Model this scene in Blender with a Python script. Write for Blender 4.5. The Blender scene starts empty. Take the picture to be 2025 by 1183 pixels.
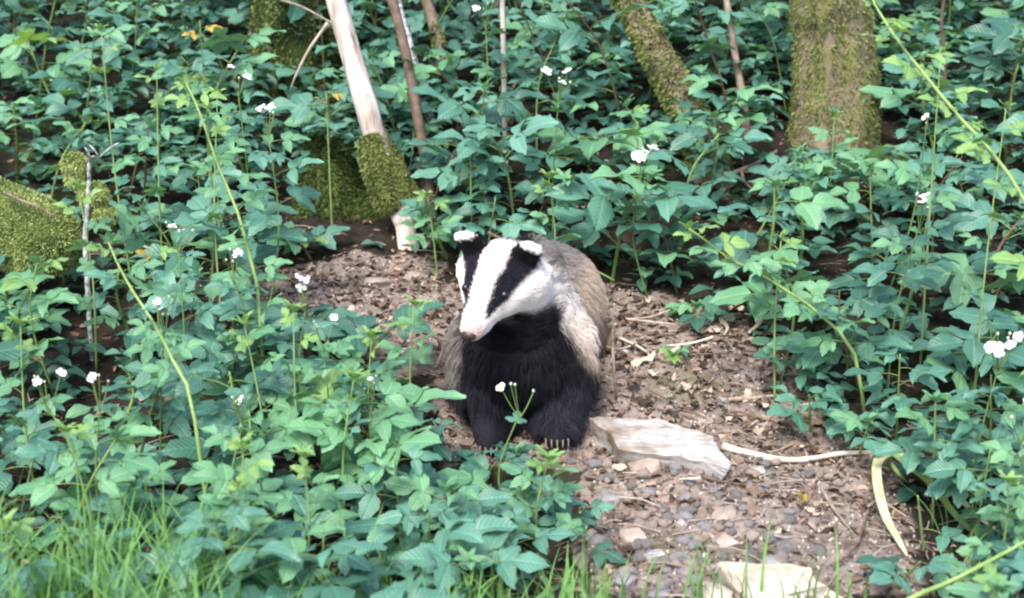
import bpy, math, random
import numpy as np
from mathutils import Vector, Matrix, noise, Euler, Quaternion

# ------------------------------------------------------------------ camera, sky, sun, exposure
S = bpy.context.scene
COL = S.collection
CAM_Z, PITCH, FPX = 1.0, math.radians(12), 2782.0
cam_d = bpy.data.cameras.new('camera'); cam = bpy.data.objects.new('camera', cam_d); COL.objects.link(cam)
cam.location = (0, 0, CAM_Z); cam.rotation_euler = (math.radians(90) - PITCH, 0, 0)
cam_d.sensor_width = 36; cam_d.lens = 36 * FPX / 2025.0; cam_d.clip_start = 0.05; cam_d.clip_end = 300
cam_d.dof.use_dof = True; cam_d.dof.focus_distance = 3.2; cam_d.dof.aperture_fstop = 4.0
S.camera = cam
SUN_EL, SUN_AZ = math.radians(50), math.radians(200)      # azimuth clockwise from +Y: behind the camera, to its left
W = bpy.data.worlds.new('World'); S.world = W; W.use_nodes = True
nt = W.node_tree; nt.nodes.clear()
sky = nt.nodes.new('ShaderNodeTexSky'); sky.sky_type = 'NISHITA'; sky.sun_disc = False
sky.sun_elevation = SUN_EL; sky.sun_rotation = SUN_AZ; sky.dust_density = 2.5; sky.air_density = 1.0; sky.ozone_density = 1.0
bg = nt.nodes.new('ShaderNodeBackground'); bg.inputs[1].default_value = 0.14
wo = nt.nodes.new('ShaderNodeOutputWorld'); nt.links.new(sky.outputs[0], bg.inputs[0]); nt.links.new(bg.outputs[0], wo.inputs[0])
sd = bpy.data.lights.new('sun', 'SUN'); sd.energy = 1.8; sd.angle = math.radians(20); sd.color = (1.0, 0.93, 0.85)
sun = bpy.data.objects.new('sun', sd); COL.objects.link(sun)
tosun = Vector((math.sin(SUN_AZ) * math.cos(SUN_EL), math.cos(SUN_AZ) * math.cos(SUN_EL), math.sin(SUN_EL)))
sun.rotation_euler = tosun.to_track_quat('Z', 'Y').to_euler(); sun.location = (0, 0, 8)
S.view_settings.view_transform = 'Standard'; S.view_settings.look = 'None'
S.view_settings.exposure = 1.4; S.view_settings.gamma = 1.0; S.view_settings.use_curve_mapping = False
S.cycles.max_bounces = 6; S.cycles.transparent_max_bounces = 4; S.cycles.use_denoising = True
S.cycles.filter_width = 2.2

RND = random.Random(7)
NP = np.random.RandomState(11)
R = math.radians
U = RND.uniform

# ------------------------------------------------------------------ helpers
def n3(x, y, z=0.0, s=1.0): return noise.noise(Vector((x * s, y * s, z * s)))

def softplus(t): return math.log1p(math.exp(max(-30, min(30, t)))) if t < 30 else t

def hgt(x, y):
    yy = y + 0.10 * math.sin(x * 1.3 + 0.6) + 0.05 * math.sin(x * 3.1)
    z = 0.33 * 0.15 * softplus((yy - 2.85) / 0.15)
    if yy > 9: z -= 0.25 * (yy - 9)
    z += 0.075 * math.exp(-((x + 0.50) / 0.42) ** 2 - ((y - 3.42) / 0.17) ** 2)       # spoil mound left of the badger
    z -= 0.025 * math.exp(-((x - 0.02) / 0.20) ** 2 - ((y - 2.96) / 0.28) ** 2)        # hollow the badger stands in
    z -= 0.12 * math.exp(-((x - 1.05) / 0.25) ** 2 - ((y - 2.55) / 0.35) ** 2)        # dark hollow lower right
    z += 0.030 * n3(x, y, 0.3, 1.7) + 0.016 * n3(x, y, 5.1, 5.0)
    return z

def hfine(x, y):
    return hgt(x, y) + 0.008 * n3(x, y, 2.2, 17) + 0.004 * n3(x, y, 7.7, 45)

cp, sp_ = math.cos(PITCH), math.sin(PITCH)
def ray(px, py):
    a = (px - 1012.5) / FPX; b = (591.5 - py) / FPX
    return Vector((a, cp + b * sp_, -sp_ + b * cp))
def P(px, py, y):
    d = ray(px, py); return Vector((0, 0, CAM_Z)) + d * (y / d.y)
def G(px, py, dz=0.0):
    d = ray(px, py); y = 1.2
    while y < 14:
        q = Vector((0, 0, CAM_Z)) + d * (y / d.y)
        if q.z <= hgt(q.x, q.y) + dz: return Vector((q.x, q.y, q.z))
        y += 0.01
    return q
def proj(v):
    d = Vector(v) - Vector((0, 0, CAM_Z))
    zf = d.y * cp - d.z * sp_
    return 1012.5 + FPX * d.x / zf, 591.5 - FPX * (d.y * sp_ + d.z * cp) / zf

def mesh_from(name, V, F, mat=None, smooth=True, uv=None, mats=None, midx=None):
    me = bpy.data.meshes.new(name)
    me.from_pydata([tuple(v) for v in V], [], F)
    if smooth: me.polygons.foreach_set('use_smooth', [True] * len(me.polygons))
    if uv is not None:
        ul = me.uv_layers.new(name='UVMap')
        li = np.empty(len(me.loops), dtype=np.int32); me.loops.foreach_get('vertex_index', li)
        ul.data.foreach_set('uv', np.asarray(uv, dtype=np.float32)[li].ravel())
    if mats:
        for m in mats: me.materials.append(m)
        if midx is not None: me.polygons.foreach_set('material_index', midx)
    elif mat: me.materials.append(mat)
    me.update(); return me

def obj(name, data, parent=None, loc=None, mat=None):
    o = bpy.data.objects.new(name, data); COL.objects.link(o)
    if parent: o.parent = parent
    if mat is not None: o.matrix_basis = mat
    elif loc is not None: o.location = loc
    return o
def tag(o, label=None, cat=None, group=None, kind=None):
    if label: o['label'] = label
    if cat: o['category'] = cat
    if group: o['group'] = group
    if kind: o['kind'] = kind
    return o

class MB:
    def __init__(s): s.V = []; s.F = []; s.UV = []; s.M = []
    def add(s, V, F, uv=None, m=0):
        b = len(s.V); s.V += list(V); s.F += [tuple(i + b for i in f) for f in F]
        s.UV += list(uv) if uv is not None else [(0, 0)] * len(V); s.M += [m] * len(F)
    def mesh(s, name, mats, smooth=True):
        if not isinstance(mats, (list, tuple)): mats = [mats]
        return mesh_from(name, s.V, s.F, smooth=smooth, uv=s.UV, mats=mats, midx=s.M)

def smooth_path(pts, n):
    """Catmull-Rom through pts"""
    pts = [Vector(p) for p in pts]
    if len(pts) == 2: return [pts[0].lerp(pts[1], i / n) for i in range(n + 1)]
    q = [pts[0] * 2 - pts[1]] + pts + [pts[-1] * 2 - pts[-2]]
    out = []; segs = len(pts) - 1
    for i in range(n + 1):
        t = i / n * segs; k = min(int(t), segs - 1); t -= k
        a, b, c, d = q[k:k + 4]
        out.append(0.5 * ((2 * b) + (c - a) * t + (2 * a - 5 * b + 4 * c - d) * t * t + (3 * b - a - 3 * c + d) * t ** 3))
    return out

def tube(path, rad, ns=6, disp=None, cap=True):
    """rad(t) -> radius; disp(t, ang, p) -> factor"""
    V, F, UV = [], [], []
    n = len(path); up = Vector((0.13, 0.21, 0.97)).normalized(); ref = None
    for i, p in enumerate(path):
        t = i / (n - 1)
        d = (path[min(i + 1, n - 1)] - path[max(i - 1, 0)]).normalized()
        if ref is None:
            ref = d.orthogonal().normalized() if abs(d.z) < 0.5 else d.cross(Vector((0, 1, 0))).normalized()
        ref = (ref - d * ref.dot(d)).normalized(); b = d.cross(ref)
        for k in range(ns):
            a = 2 * math.pi * k / ns
            r = rad(t)
            if disp: r *= disp(t, a, p)
            V.append(p + (ref * math.cos(a) + b * math.sin(a)) * r); UV.append((k / ns, t))
    for i in range(n - 1):
        for k in range(ns):
            k2 = (k + 1) % ns
            F.append((i * ns + k, i * ns + k2, (i + 1) * ns + k2, (i + 1) * ns + k))
    if cap:
        V.append(path[0]); UV.append((0, 0)); V.append(path[-1]); UV.append((0, 1))
        a, b = len(V) - 2, len(V) - 1
        for k in range(ns):
            k2 = (k + 1) % ns
            F.append((a, k2, k)); F.append((b, (n - 1) * ns + k, (n - 1) * ns + k2))
    return V, F, UV

# ------------------------------------------------------------------ materials
class N:
    def __init__(s, name):
        s.m = bpy.data.materials.new(name); s.m.use_nodes = True; s.t = s.m.node_tree
        s.b = s.t.nodes['Principled BSDF']; s.o = s.t.nodes['Material Output']
    def n(s, typ, **kw):
        x = s.t.nodes.new(typ)
        for k, v in kw.items():
            if k.startswith('i_'):
                key = k[2:]; key = int(key) if key.isdigit() else key.replace('_', ' ')
                x.inputs[key].default_value = v
            else: setattr(x, k, v)
        return x
    def l(s, a, b): s.t.links.new(a, b)
    def noise(s, scale, detail=4, rough=0.6, coord='Object', dist=0.0):
        c = s.n('ShaderNodeTexCoord'); x = s.n('ShaderNodeTexNoise'); x.inputs['Scale'].default_value = scale
        x.inputs['Detail'].default_value = detail; x.inputs['Roughness'].default_value = rough; x.inputs['Distortion'].default_value = dist
        s.l(c.outputs[coord], x.inputs['Vector']); return x.outputs['Fac']
    def ramp(s, fac, stops):
        r = s.n('ShaderNodeValToRGB'); e = r.color_ramp.elements
        while len(e) < len(stops): e.new(0.5)
        for i, (p, c) in enumerate(stops): e[i].position = p; e[i].color = (*c, 1) if len(c) == 3 else c
        s.l(fac, r.inputs[0]); return r.outputs[0]
    def math(s, op, a, b=None, c=None):
        x = s.n('ShaderNodeMath', operation=op)
        for i, v in enumerate((a, b, c)):
            if v is None: continue
            if isinstance(v, (int, float)): x.inputs[i].default_value = v
            else: s.l(v, x.inputs[i])
        return x.outputs[0]
    def mix(s, fac, a, b, blend='MIX'):
        x = s.n('ShaderNodeMix', data_type='RGBA', blend_type=blend)
        for i, v in ((0, fac), (6, a), (7, b)):
            if isinstance(v, (int, float)): x.inputs[i].default_value = v
            elif isinstance(v, tuple): x.inputs[i].default_value = (*v, 1)
            else: s.l(v, x.inputs[i])
        return x.outputs[2]
    def bump(s, h, strength=0.5, dist=0.01):
        x = s.n('ShaderNodeBump'); x.inputs['Strength'].default_value = strength; x.inputs['Distance'].default_value = dist
        s.l(h, x.inputs['Height']); s.l(x.outputs[0], s.b.inputs['Normal']); return x

def leaf_mat(name, a, b, rough=0.42, trans=0.25, spec=0.65):
    k = N(name)
    oi = k.n('ShaderNodeObjectInfo'); geo = k.n('ShaderNodeNewGeometry')
    nz = k.n('ShaderNodeTexNoise'); nz.inputs['Scale'].default_value = 9.0; nz.inputs['Detail'].default_value = 2
    k.l(geo.outputs['Position'], nz.inputs['Vector'])
    f = k.math('ADD', k.math('MULTIPLY', oi.outputs['Random'], 0.7), k.math('MULTIPLY', nz.outputs['Fac'], 0.7))
    f = k.math('SUBTRACT', f, 0.18); 
    cl = k.n('ShaderNodeClamp'); k.l(f, cl.inputs[0])
    base = k.mix(cl.outputs[0], a, b)
    uv = k.n('ShaderNodeUVMap'); uv.uv_map = 'UVMap'; sx = k.n('ShaderNodeSeparateXYZ'); k.l(uv.outputs[0], sx.inputs[0])
    au = k.math('ABSOLUTE', k.math('SUBTRACT', sx.outputs[0], 0.5))       # 0 at midrib, .5 at edge
    lat = k.math('SUBTRACT', sx.outputs[1], k.math('MULTIPLY', au, 0.55))
    w = k.math('ABSOLUTE', k.math('SINE', k.math('MULTIPLY', lat, 25.0)))
    vein = k.math('SUBTRACT', 1.0, k.math('MINIMUM', k.math('MULTIPLY', w, 4.0), 1.0))
    mid = k.math('SUBTRACT', 1.0, k.math('MINIMUM', k.math('MULTIPLY', au, 22.0), 1.0))
    v = k.math('MAXIMUM', k.math('MULTIPLY', vein, 0.35), k.math('MULTIPLY', mid, 0.7))
    light = tuple(min(1, c * 1.7 + 0.02) for c in b)
    blot = k.noise(40, 3, 0.6)
    base = k.mix(k.math('MULTIPLY', v, 0.6), base, light)
    base = k.mix(k.math('MULTIPLY', blot, 0.35), base, tuple(c * 0.6 for c in a))
    backc = tuple(min(1, 0.45 * x + 0.55 * (0.16 if i != 1 else 0.22)) for i, x in enumerate(b))
    back = k.mix(0.6, base, backc)
    col = k.mix(geo.outputs['Backfacing'], base, back)
    k.l(col, k.b.inputs['Base Color'])
    k.b.inputs['Roughness'].default_value = rough; k.b.inputs['Specular IOR Level'].default_value = spec
    hb = k.math('ADD', k.math('MULTIPLY', w, 0.6), k.math('MINIMUM', k.math('MULTIPLY', au, 8.0), 1.0))
    k.bump(hb, 0.5, 0.0025)
    tr = k.n('ShaderNodeBsdfTranslucent')
    tc = k.mix(1.0, col, (1.25, 1.3, 0.45), 'MULTIPLY'); k.l(tc, tr.inputs[0])
    ms = k.n('ShaderNodeMixShader'); ms.inputs[0].default_value = trans
    k.l(k.b.outputs[0], ms.inputs[1]); k.l(tr.outputs[0], ms.inputs[2]); k.l(ms.outputs[0], k.o.inputs[0])
    return k.m

LEAF = [leaf_mat('leaf_dark', (0.026, 0.100, 0.068), (0.075, 0.210, 0.145), 0.46, 0.16),
        leaf_mat('leaf_mature', (0.050, 0.165, 0.115), (0.145, 0.345, 0.250), 0.47, 0.2),
        leaf_mat('leaf_mid', (0.100, 0.270, 0.135), (0.200, 0.440, 0.230), 0.5, 0.28),
        leaf_mat('leaf_young', (0.190, 0.370, 0.110), (0.340, 0.540, 0.190), 0.55, 0.35),
        leaf_mat('leaf_yellow', (0.42, 0.30, 0.05), (0.60, 0.46, 0.09), 0.6, 0.3)]

def simple(name, stops, scale=20, rough=0.8, bump=0.4, bd=0.004, detail=5, vary=0.0, spec=0.3, scalez=1.0):
    k = N(name)
    c = k.n('ShaderNodeTexCoord'); mp = k.n('ShaderNodeMapping'); mp.inputs['Scale'].default_value = (1, 1, scalez)
    k.l(c.outputs['Object'], mp.inputs[0]); x = k.n('ShaderNodeTexNoise'); x.inputs['Scale'].default_value = scale
    x.inputs['Detail'].default_value = detail; x.inputs['Roughness'].default_value = 0.65; k.l(mp.outputs[0], x.inputs['Vector'])
    f = x.outputs['Fac']
    if vary:
        oi = k.n('ShaderNodeObjectInfo'); gi = k.n('ShaderNodeNewGeometry')
        rr = k.math('FRACT', k.math('ADD', oi.outputs['Random'], gi.outputs['Random Per Island']))
        f2 = k.math('ADD', f, k.math('MULTIPLY', k.math('SUBTRACT', rr, 0.5), vary)); 
    else: f2 = f
    col = k.ramp(f2, stops); k.l(col, k.b.inputs['Base Color'])
    k.b.inputs['Roughness'].default_value = rough; k.b.inputs['Specular IOR Level'].default_value = spec
    if bump: k.bump(f, bump, bd)
    return k.m

M = {}
M['stem_green'] = simple('stem_green', [(0.3, (0.10, 0.17, 0.05)), (0.7, (0.20, 0.30, 0.10))], 30, 0.6, 0, vary=0.4)
M['stem_brown'] = simple('stem_brown', [(0.3, (0.07, 0.045, 0.03)), (0.7, (0.17, 0.12, 0.08))], 40, 0.8, 0.3, vary=0.3)
M['cane_pale'] = simple('cane_pale', [(0.3, (0.16, 0.25, 0.08)), (0.5, (0.24, 0.36, 0.12)), (0.7, (0.30, 0.40, 0.16))], 14, 0.5, 0)
M['petal'] = simple('petal', [(0.3, (0.80, 0.78, 0.80)), (0.7, (0.86, 0.84, 0.86))], 30, 0.6, 0)
M['stamen'] = simple('stamen', [(0.3, (0.55, 0.58, 0.30)), (0.7, (0.65, 0.62, 0.35))], 30, 0.7, 0)
M['bud'] = simple('bud', [(0.3, (0.40, 0.48, 0.30)), (0.7, (0.60, 0.62, 0.50))], 30, 0.7, 0)
M['moss'] = simple('moss', [(0.2, (0.040, 0.050, 0.020)), (0.40, (0.095, 0.135, 0.038)), (0.55, (0.17, 0.22, 0.062)), (0.75, (0.27, 0.28, 0.12))], 13, 0.95, 0.8, 0.01, vary=0.5, spec=0.1)
M['moss_bright'] = simple('moss_bright', [(0.2, (0.08, 0.11, 0.035)), (0.42, (0.22, 0.29, 0.085)), (0.8, (0.42, 0.47, 0.20))], 9, 0.95, 0.8, 0.01, vary=0.5, spec=0.1)
M['moss_dark'] = simple('moss_dark', [(0.25, (0.020, 0.032, 0.014)), (0.5, (0.055, 0.085, 0.025)), (0.8, (0.12, 0.165, 0.045))], 10, 0.95, 0.8, 0.01, vary=0.5, spec=0.1)
M['bark'] = simple('bark', [(0.25, (0.07, 0.055, 0.035)), (0.5, (0.20, 0.16, 0.12)), (0.62, (0.16, 0.17, 0.05)), (0.8, (0.42, 0.38, 0.32))], 16, 0.9, 1.0, 0.02, scalez=0.35)
M['bare_wood'] = simple('bare_wood', [(0.32, (0.20, 0.15, 0.12)), (0.46, (0.46, 0.38, 0.34)), (0.62, (0.66, 0.59, 0.56))], 26, 0.85, 0.9, 0.008, scalez=0.2)
M['twig'] = simple('twig', [(0.3, (0.13, 0.09, 0.065)), (0.55, (0.30, 0.24, 0.19)), (0.8, (0.48, 0.42, 0.36))], 30, 0.85, 0.4, vary=0.5)
M['twig_pale'] = simple('twig_pale', [(0.3, (0.36, 0.30, 0.24)), (0.7, (0.66, 0.60, 0.53))], 30, 0.85, 0.4, vary=0.4)
M['twig_dark'] = simple('twig_dark', [(0.3, (0.05, 0.035, 0.028)), (0.7, (0.18, 0.13, 0.10))], 30, 0.85, 0.5, vary=0.3)
M['lichen'] = simple('lichen', [(0.38, (0.10, 0.09, 0.085)), (0.5, (0.36, 0.37, 0.38)), (0.64, (0.62, 0.63, 0.65))], 60, 0.9, 0.8, 0.006)
M['dead_leaf'] = simple('dead_leaf', [(0.15, (0.050, 0.030, 0.022)), (0.45, (0.115, 0.075, 0.052)), (0.7, (0.20, 0.140, 0.105)), (1.0, (0.40, 0.31, 0.25))], 12, 0.8, 0.5, 0.002, vary=0.95)
M['dead_leaf_orange'] = simple('dead_leaf_orange', [(0.3, (0.42, 0.17, 0.04)), (0.7, (0.62, 0.34, 0.10))], 15, 0.7, 0.4, 0.002)
M['dead_leaf_pale'] = simple('dead_leaf_pale', [(0.3, (0.36, 0.28, 0.21)), (0.7, (0.58, 0.50, 0.42))], 15, 0.7, 0.4, 0.002)
M['strap'] = simple('strap', [(0.3, (0.34, 0.35, 0.17)), (0.7, (0.58, 0.57, 0.38))], 18, 0.6, 0.3, 0.002, scalez=0.3)
M['strap_green'] = simple('strap_green', [(0.3, (0.14, 0.26, 0.07)), (0.7, (0.32, 0.42, 0.16))], 18, 0.6, 0.3, 0.002)
def stone_mat(name, a, b, c, sc=14):
    return simple(name, [(0.28, a), (0.52, b), (0.78, c)], sc, 0.85, 0.7, 0.006, vary=0.12)
k = N('stone_white')
c_ = k.n('ShaderNodeTexCoord'); mp_ = k.n('ShaderNodeMapping'); mp_.inputs['Scale'].default_value = (0.45, 1.8, 2.5); mp_.inputs['Rotation'].default_value = (0, 0, 0.35); k.l(c_.outputs['Object'], mp_.inputs[0])
x_ = k.n('ShaderNodeTexNoise'); x_.inputs['Scale'].default_value = 26; x_.inputs['Detail'].default_value = 8; x_.inputs['Roughness'].default_value = .7; k.l(mp_.outputs[0], x_.inputs['Vector'])
bl_ = k.noise(7, 4, .6)
c1 = k.ramp(x_.outputs['Fac'], [(.32, (.16, .14, .125)), (.40, (.42, .385, .37)), (.48, (.50, .475, .465)), (.68, (.60, .58, .57))])
st_ = k.ramp(bl_, [(.36, (.45, .36, .27)), (.52, (1, 1, 1))])
k.l(k.mix(1.0, c1, st_, 'MULTIPLY'), k.b.inputs['Base Color']); k.b.inputs['Roughness'].default_value = .9; k.b.inputs['Specular IOR Level'].default_value = .2
k.bump(x_.outputs['Fac'], 1.0, .012); M['stone_white'] = k.m
M['stone_cream'] = stone_mat('stone_cream', (0.30, 0.25, 0.19), (0.50, 0.45, 0.37), (0.62, 0.58, 0.50), 12)
M['stone_grey'] = stone_mat('stone_grey', (0.13, 0.12, 0.12), (0.25, 0.235, 0.24), (0.42, 0.40, 0.41))
M['stone_pink'] = stone_mat('stone_pink', (0.19, 0.145, 0.12), (0.33, 0.27, 0.235), (0.50, 0.43, 0.385))
M['gravel'] = simple('gravel', [(0.2, (0.10, 0.08, 0.07)), (0.45, (0.26, 0.21, 0.18)), (0.7, (0.42, 0.36, 0.33)), (1.0, (0.50, 0.46, 0.44))], 10, 0.85, 0.4, 0.003, vary=0.9)
M['grass'] = leaf_mat('grass_blade', (0.110, 0.290, 0.065), (0.240, 0.500, 0.140), 0.5, 0.3)

# soil
k = N('soil')
big = k.noise(2.3, 4, 0.6); med = k.noise(14, 6, 0.7); fine = k.noise(90, 4, 0.7)
col = k.ramp(k.math('ADD', k.math('MULTIPLY', med, 0.6), k.math('MULTIPLY', fine, 0.4)),
             [(0.33, (0.075, 0.058, 0.048)), (0.45, (0.180, 0.142, 0.120)), (0.55, (0.285, 0.235, 0.205)), (0.68, (0.40, 0.35, 0.32))])
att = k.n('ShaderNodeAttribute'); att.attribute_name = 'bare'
shadec = k.mix(1.0, col, (0.11, 0.11, 0.095), 'MULTIPLY')  # soil outside the bare patches darkened to paint shade under the brambles
col = k.mix(att.outputs['Fac'], shadec, col)
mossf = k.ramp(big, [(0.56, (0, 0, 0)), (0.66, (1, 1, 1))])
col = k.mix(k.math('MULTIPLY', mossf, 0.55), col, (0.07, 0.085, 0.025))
k.l(col, k.b.inputs['Base Color']); k.b.inputs['Roughness'].default_value = 0.95; k.b.inputs['Specular IOR Level'].default_value = 0.2
k.bump(k.math('ADD', k.math('MULTIPLY', med, 0.7), k.math('MULTIPLY', fine, 0.3)), 0.9, 0.02)
M['soil'] = k.m

# ------------------------------------------------------------------ bare earth areas (world polygons on the ground)
def poly_w(pts): return [(G(*p).x, G(*p).y) for p in pts]
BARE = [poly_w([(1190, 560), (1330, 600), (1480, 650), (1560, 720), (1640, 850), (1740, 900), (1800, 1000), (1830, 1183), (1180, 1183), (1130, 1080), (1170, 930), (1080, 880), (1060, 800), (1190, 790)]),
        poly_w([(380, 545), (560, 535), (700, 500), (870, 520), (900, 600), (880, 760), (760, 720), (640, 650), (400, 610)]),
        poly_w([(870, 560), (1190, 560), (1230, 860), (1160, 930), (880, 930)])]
def inpoly(x, y, poly):
    c = False; n = len(poly)
    for i in range(n):
        x1, y1 = poly[i]; x2, y2 = poly[(i + 1) % n]
        if (y1 > y) != (y2 > y) and x < (x2 - x1) * (y - y1) / (y2 - y1) + x1: c = not c
    return c
def bare(x, y): return any(inpoly(x, y, p) for p in BARE)

# ------------------------------------------------------------------ ground: one sheet
def build_ground():
    nx, ny = 330, 420
    u = np.linspace(-1, 1, nx); xs = 1.25 * u + 22 * np.sign(u) * np.abs(u) ** 7
    ys = np.concatenate([np.linspace(-8, 1.6, 40, endpoint=False), np.linspace(1.6, 5.2, 320, endpoint=False), 5.2 + 24 * np.linspace(0, 1, ny - 360) ** 2.2])
    V = []; bm = []
    for y in ys:
        for x in xs:
            V.append((x, y, hfine(x, y)))
            j1, j2 = 0.05 * n3(x, y, 1, 9), 0.05 * n3(x, y, 3, 9)
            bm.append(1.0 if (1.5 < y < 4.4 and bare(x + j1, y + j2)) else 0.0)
    F = [(j * nx + i, j * nx + i + 1, (j + 1) * nx + i + 1, (j + 1) * nx + i) for j in range(ny - 1) for i in range(nx - 1)]
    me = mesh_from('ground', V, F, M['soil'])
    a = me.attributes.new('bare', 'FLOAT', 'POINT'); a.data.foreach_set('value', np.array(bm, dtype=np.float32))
    tag(obj('ground', me), 'brown woodland soil rising into a bank behind the badger', kind='structure')
build_ground()

# ------------------------------------------------------------------ foliage pieces
def leaflet_geo(rng, nseg=7, L=1.0, Wd=0.66, fold=0.16, droop=0.22, curl=0.05, serr=0.06):
    """unit leaflet along +X, normal +Z: ovate, toothed edge, folded on the midrib"""
    V, UV = [], []
    wav = rng.uniform(0, 6)
    ts = [0, 0.1, 0.26, 0.44, 0.62, 0.79, 0.92, 1.0] if nseg == 7 else [i / nseg for i in range(nseg + 1)]
    for i, t in enumerate(ts):
        w = Wd / 2 * (math.sin(math.pi * min(1, t ** 0.72 * 1.0)) ** 0.72 if 0 < t < 1 else 0.0)
        if t > 0.85: w *= 0.82
        w = max(w, 0.006)
        z0 = -droop * t * t + 0.02 * math.sin(wav + t * 5)
        for j, s in enumerate((-1, -0.5, 0, 0.5, 1)):
            ww = w * (1 + (serr if i % 2 else -serr) * (abs(s) == 1))
            rip = curl * math.sin(wav + t * 9 + s) * abs(s)
            V.append(Vector((L * (t + (0.03 if abs(s) == 1 and i % 2 else 0)), ww * s, (z0 + fold * abs(s) * w / (Wd / 2) * 0.55 - 0.10 * s * s * w + rip) * L)))
            UV.append((0.5 + 0.5 * s * w / (Wd / 2), t))
    F = []
    n = len(ts)
    for i in range(n - 1):
        for j in range(4):
            a = i * 5 + j
            F.append((a, a + 5, a + 6, a + 1))
    return V, F, UV

def frame(origin, xdir, up, s=1.0):
    x = Vector(xdir).normalized(); z = Vector(up); z = (z - x * z.dot(x))
    z = z.normalized() if z.length > 1e-5 else x.orthogonal().normalized(); y = z.cross(x)
    m = Matrix(((x.x * s, y.x * s, z.x * s, origin[0]), (x.y * s, y.y * s, z.y * s, origin[1]), (x.z * s, y.z * s, z.z * s, origin[2]), (0, 0, 0, 1)))
    return m

NV = 6
rl = random.Random(3)
leaflet_var = [leaflet_geo(rl, Wd=rl.uniform(0.56, 0.74), fold=rl.uniform(0.05, 0.3), droop=rl.uniform(0.1, 0.34), curl=rl.uniform(0.02, 0.07)) for _ in range(NV)]
LEAFLET = [[mesh_from('leaflet', *leaflet_var[v][:2], uv=leaflet_var[v][2], mat=LEAF[c]) for v in range(NV)] for c in range(5)]
# compound leaves: petiole + layout of leaflets (unit: terminal leaflet length = 1)
def leaf_layout(rng, five):
    pl = rng.uniform(0.55, 0.85)
    pet = smooth_path([(0, 0, 0), (pl * 0.5, 0, 0.06), (pl, 0, 0.0), (pl + 0.28, 0, -0.03)], 6)
    L = [(frame(pet[-1], (1, rng.uniform(-.1, .1), -0.05), (rng.uniform(-.15, .15), rng.uniform(-.15, .15), 1), 1.0), rng.randrange(NV))]
    for s in (-1, 1):
        a = rng.uniform(58, 78)
        L.append((frame(pet[-2].lerp(pet[-1], 0.0) if False else Vector((pl, 0, 0)), (math.cos(R(a)), s * math.sin(R(a)), rng.uniform(-.12, .1)), (0, -s * rng.uniform(-.1, .25), 1), rng.uniform(0.78, 0.9)), rng.randrange(NV)))
        if five:
            a = rng.uniform(115, 140)
            L.append((frame(Vector((pl - 0.03, 0, 0.002)), (math.cos(R(a)), s * math.sin(R(a)), rng.uniform(-.2, .0)), (0, -s * rng.uniform(-.1, .25), 1), rng.uniform(0.5, 0.65)), rng.randrange(NV)))
    return pet, L
LAY = [leaf_layout(rl, i >= 5) for i in range(8)]
PETIOLE = []
for pet, L in LAY:
    V, F, UV = tube(pet, lambda t: 0.016 * (1.1 - 0.5 * t), 4, cap=False)
    PETIOLE.append(mesh_from('petiole', V, F, M['stem_green'], uv=UV))
def joined_leaf(i, c):
    mb = MB(); pet, L = LAY[i]
    V, F, UV = tube(pet, lambda t: 0.016 * (1.1 - 0.5 * t), 4, cap=False); mb.add(V, F, UV, 1)
    for m, v in L:
        V, F, UV = leaflet_var[v]; mb.add([m @ p for p in V], F, UV, 0)
    return mb.mesh('compound_leaf', [LEAF[c], M['stem_green']])
JOINED = [[joined_leaf(i, c) for i in range(8)] for c in range(5)]

def tip_geo(rng, c):
    """tuft of small folded unopened leaves at a shoot tip"""
    mb = MB()
    for k in range(6):
        a = k * 2.4 + rng.uniform(-.3, .3); el = rng.uniform(0.5, 1.25)
        V, F, UV = leaflet_var[k % NV]
        m = frame((0, 0, 0.05 * k), (math.cos(a) * math.cos(el), math.sin(a) * math.cos(el), math.sin(el)), (-math.cos(a) * math.sin(el), -math.sin(a) * math.sin(el), math.cos(el)), rng.uniform(0.55, 1.0))
        mb.add([m @ Vector((p.x, p.y * 0.75, p.z)) for p in V], F, UV, 0)
    return mb.mesh('shoot_tip', [LEAF[c]])
TIPS = [[tip_geo(rl, c) for _ in range(3)] for c in (2, 3)]

def flower_geo(rng, npet=5):
    mb = MB()
    for k in range(npet):
        a = 2 * math.pi * k / npet + rng.uniform(-.2, .2); el = rng.uniform(-0.1, 0.5)
        V = []; 
        for t, w in ((0.12, 0.10), (0.45, 0.36), (0.8, 0.42), (1.0, 0.22)):
            for s in (-1, 0, 1): V.append(Vector((t, w * s, 0.16 * abs(s) * w + 0.10 * t * t)))
        F = [(i * 3 + j, i * 3 + j + 3, i * 3 + j + 4, i * 3 + j + 1) for i in range(3) for j in range(2)]
        m = frame((0, 0, 0), (math.cos(a) * math.cos(el), math.sin(a) * math.cos(el), math.sin(el)), (-math.cos(a) * math.sin(el), -math.sin(a) * math.sin(el), math.cos(el)), 1.0)
        mb.add([m @ p for p in V], F, m=0)
    for k in range(14):                       # stamens
        a = rng.uniform(0, 6.28); r = rng.uniform(0.05, 0.28); h = rng.uniform(0.2, 0.38)
        c = Vector((r * math.cos(a), r * math.sin(a), h)); q = 0.03
        mb.add([Vector((0, 0, 0)), c + Vector((q, 0, 0)), c + Vector((-q, q, 0.04)), c + Vector((0, -q, 0.02))], [(0, 1, 2), (0, 2, 3), (0, 3, 1), (1, 3, 2)], m=1)
    return mb.mesh('bramble_flower', [M['petal'], M['stamen']])
FLOWERS = [flower_geo(rl) for _ in range(4)]
def ico(sub=1):
    import bmesh
    bm = bmesh.new(); bmesh.ops.create_icosphere(bm, subdivisions=sub, radius=1.0)
    V = [v.co.copy() for v in bm.verts]; F = [tuple(v.index for v in f.verts) for f in bm.faces]; bm.free(); return V, F
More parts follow.
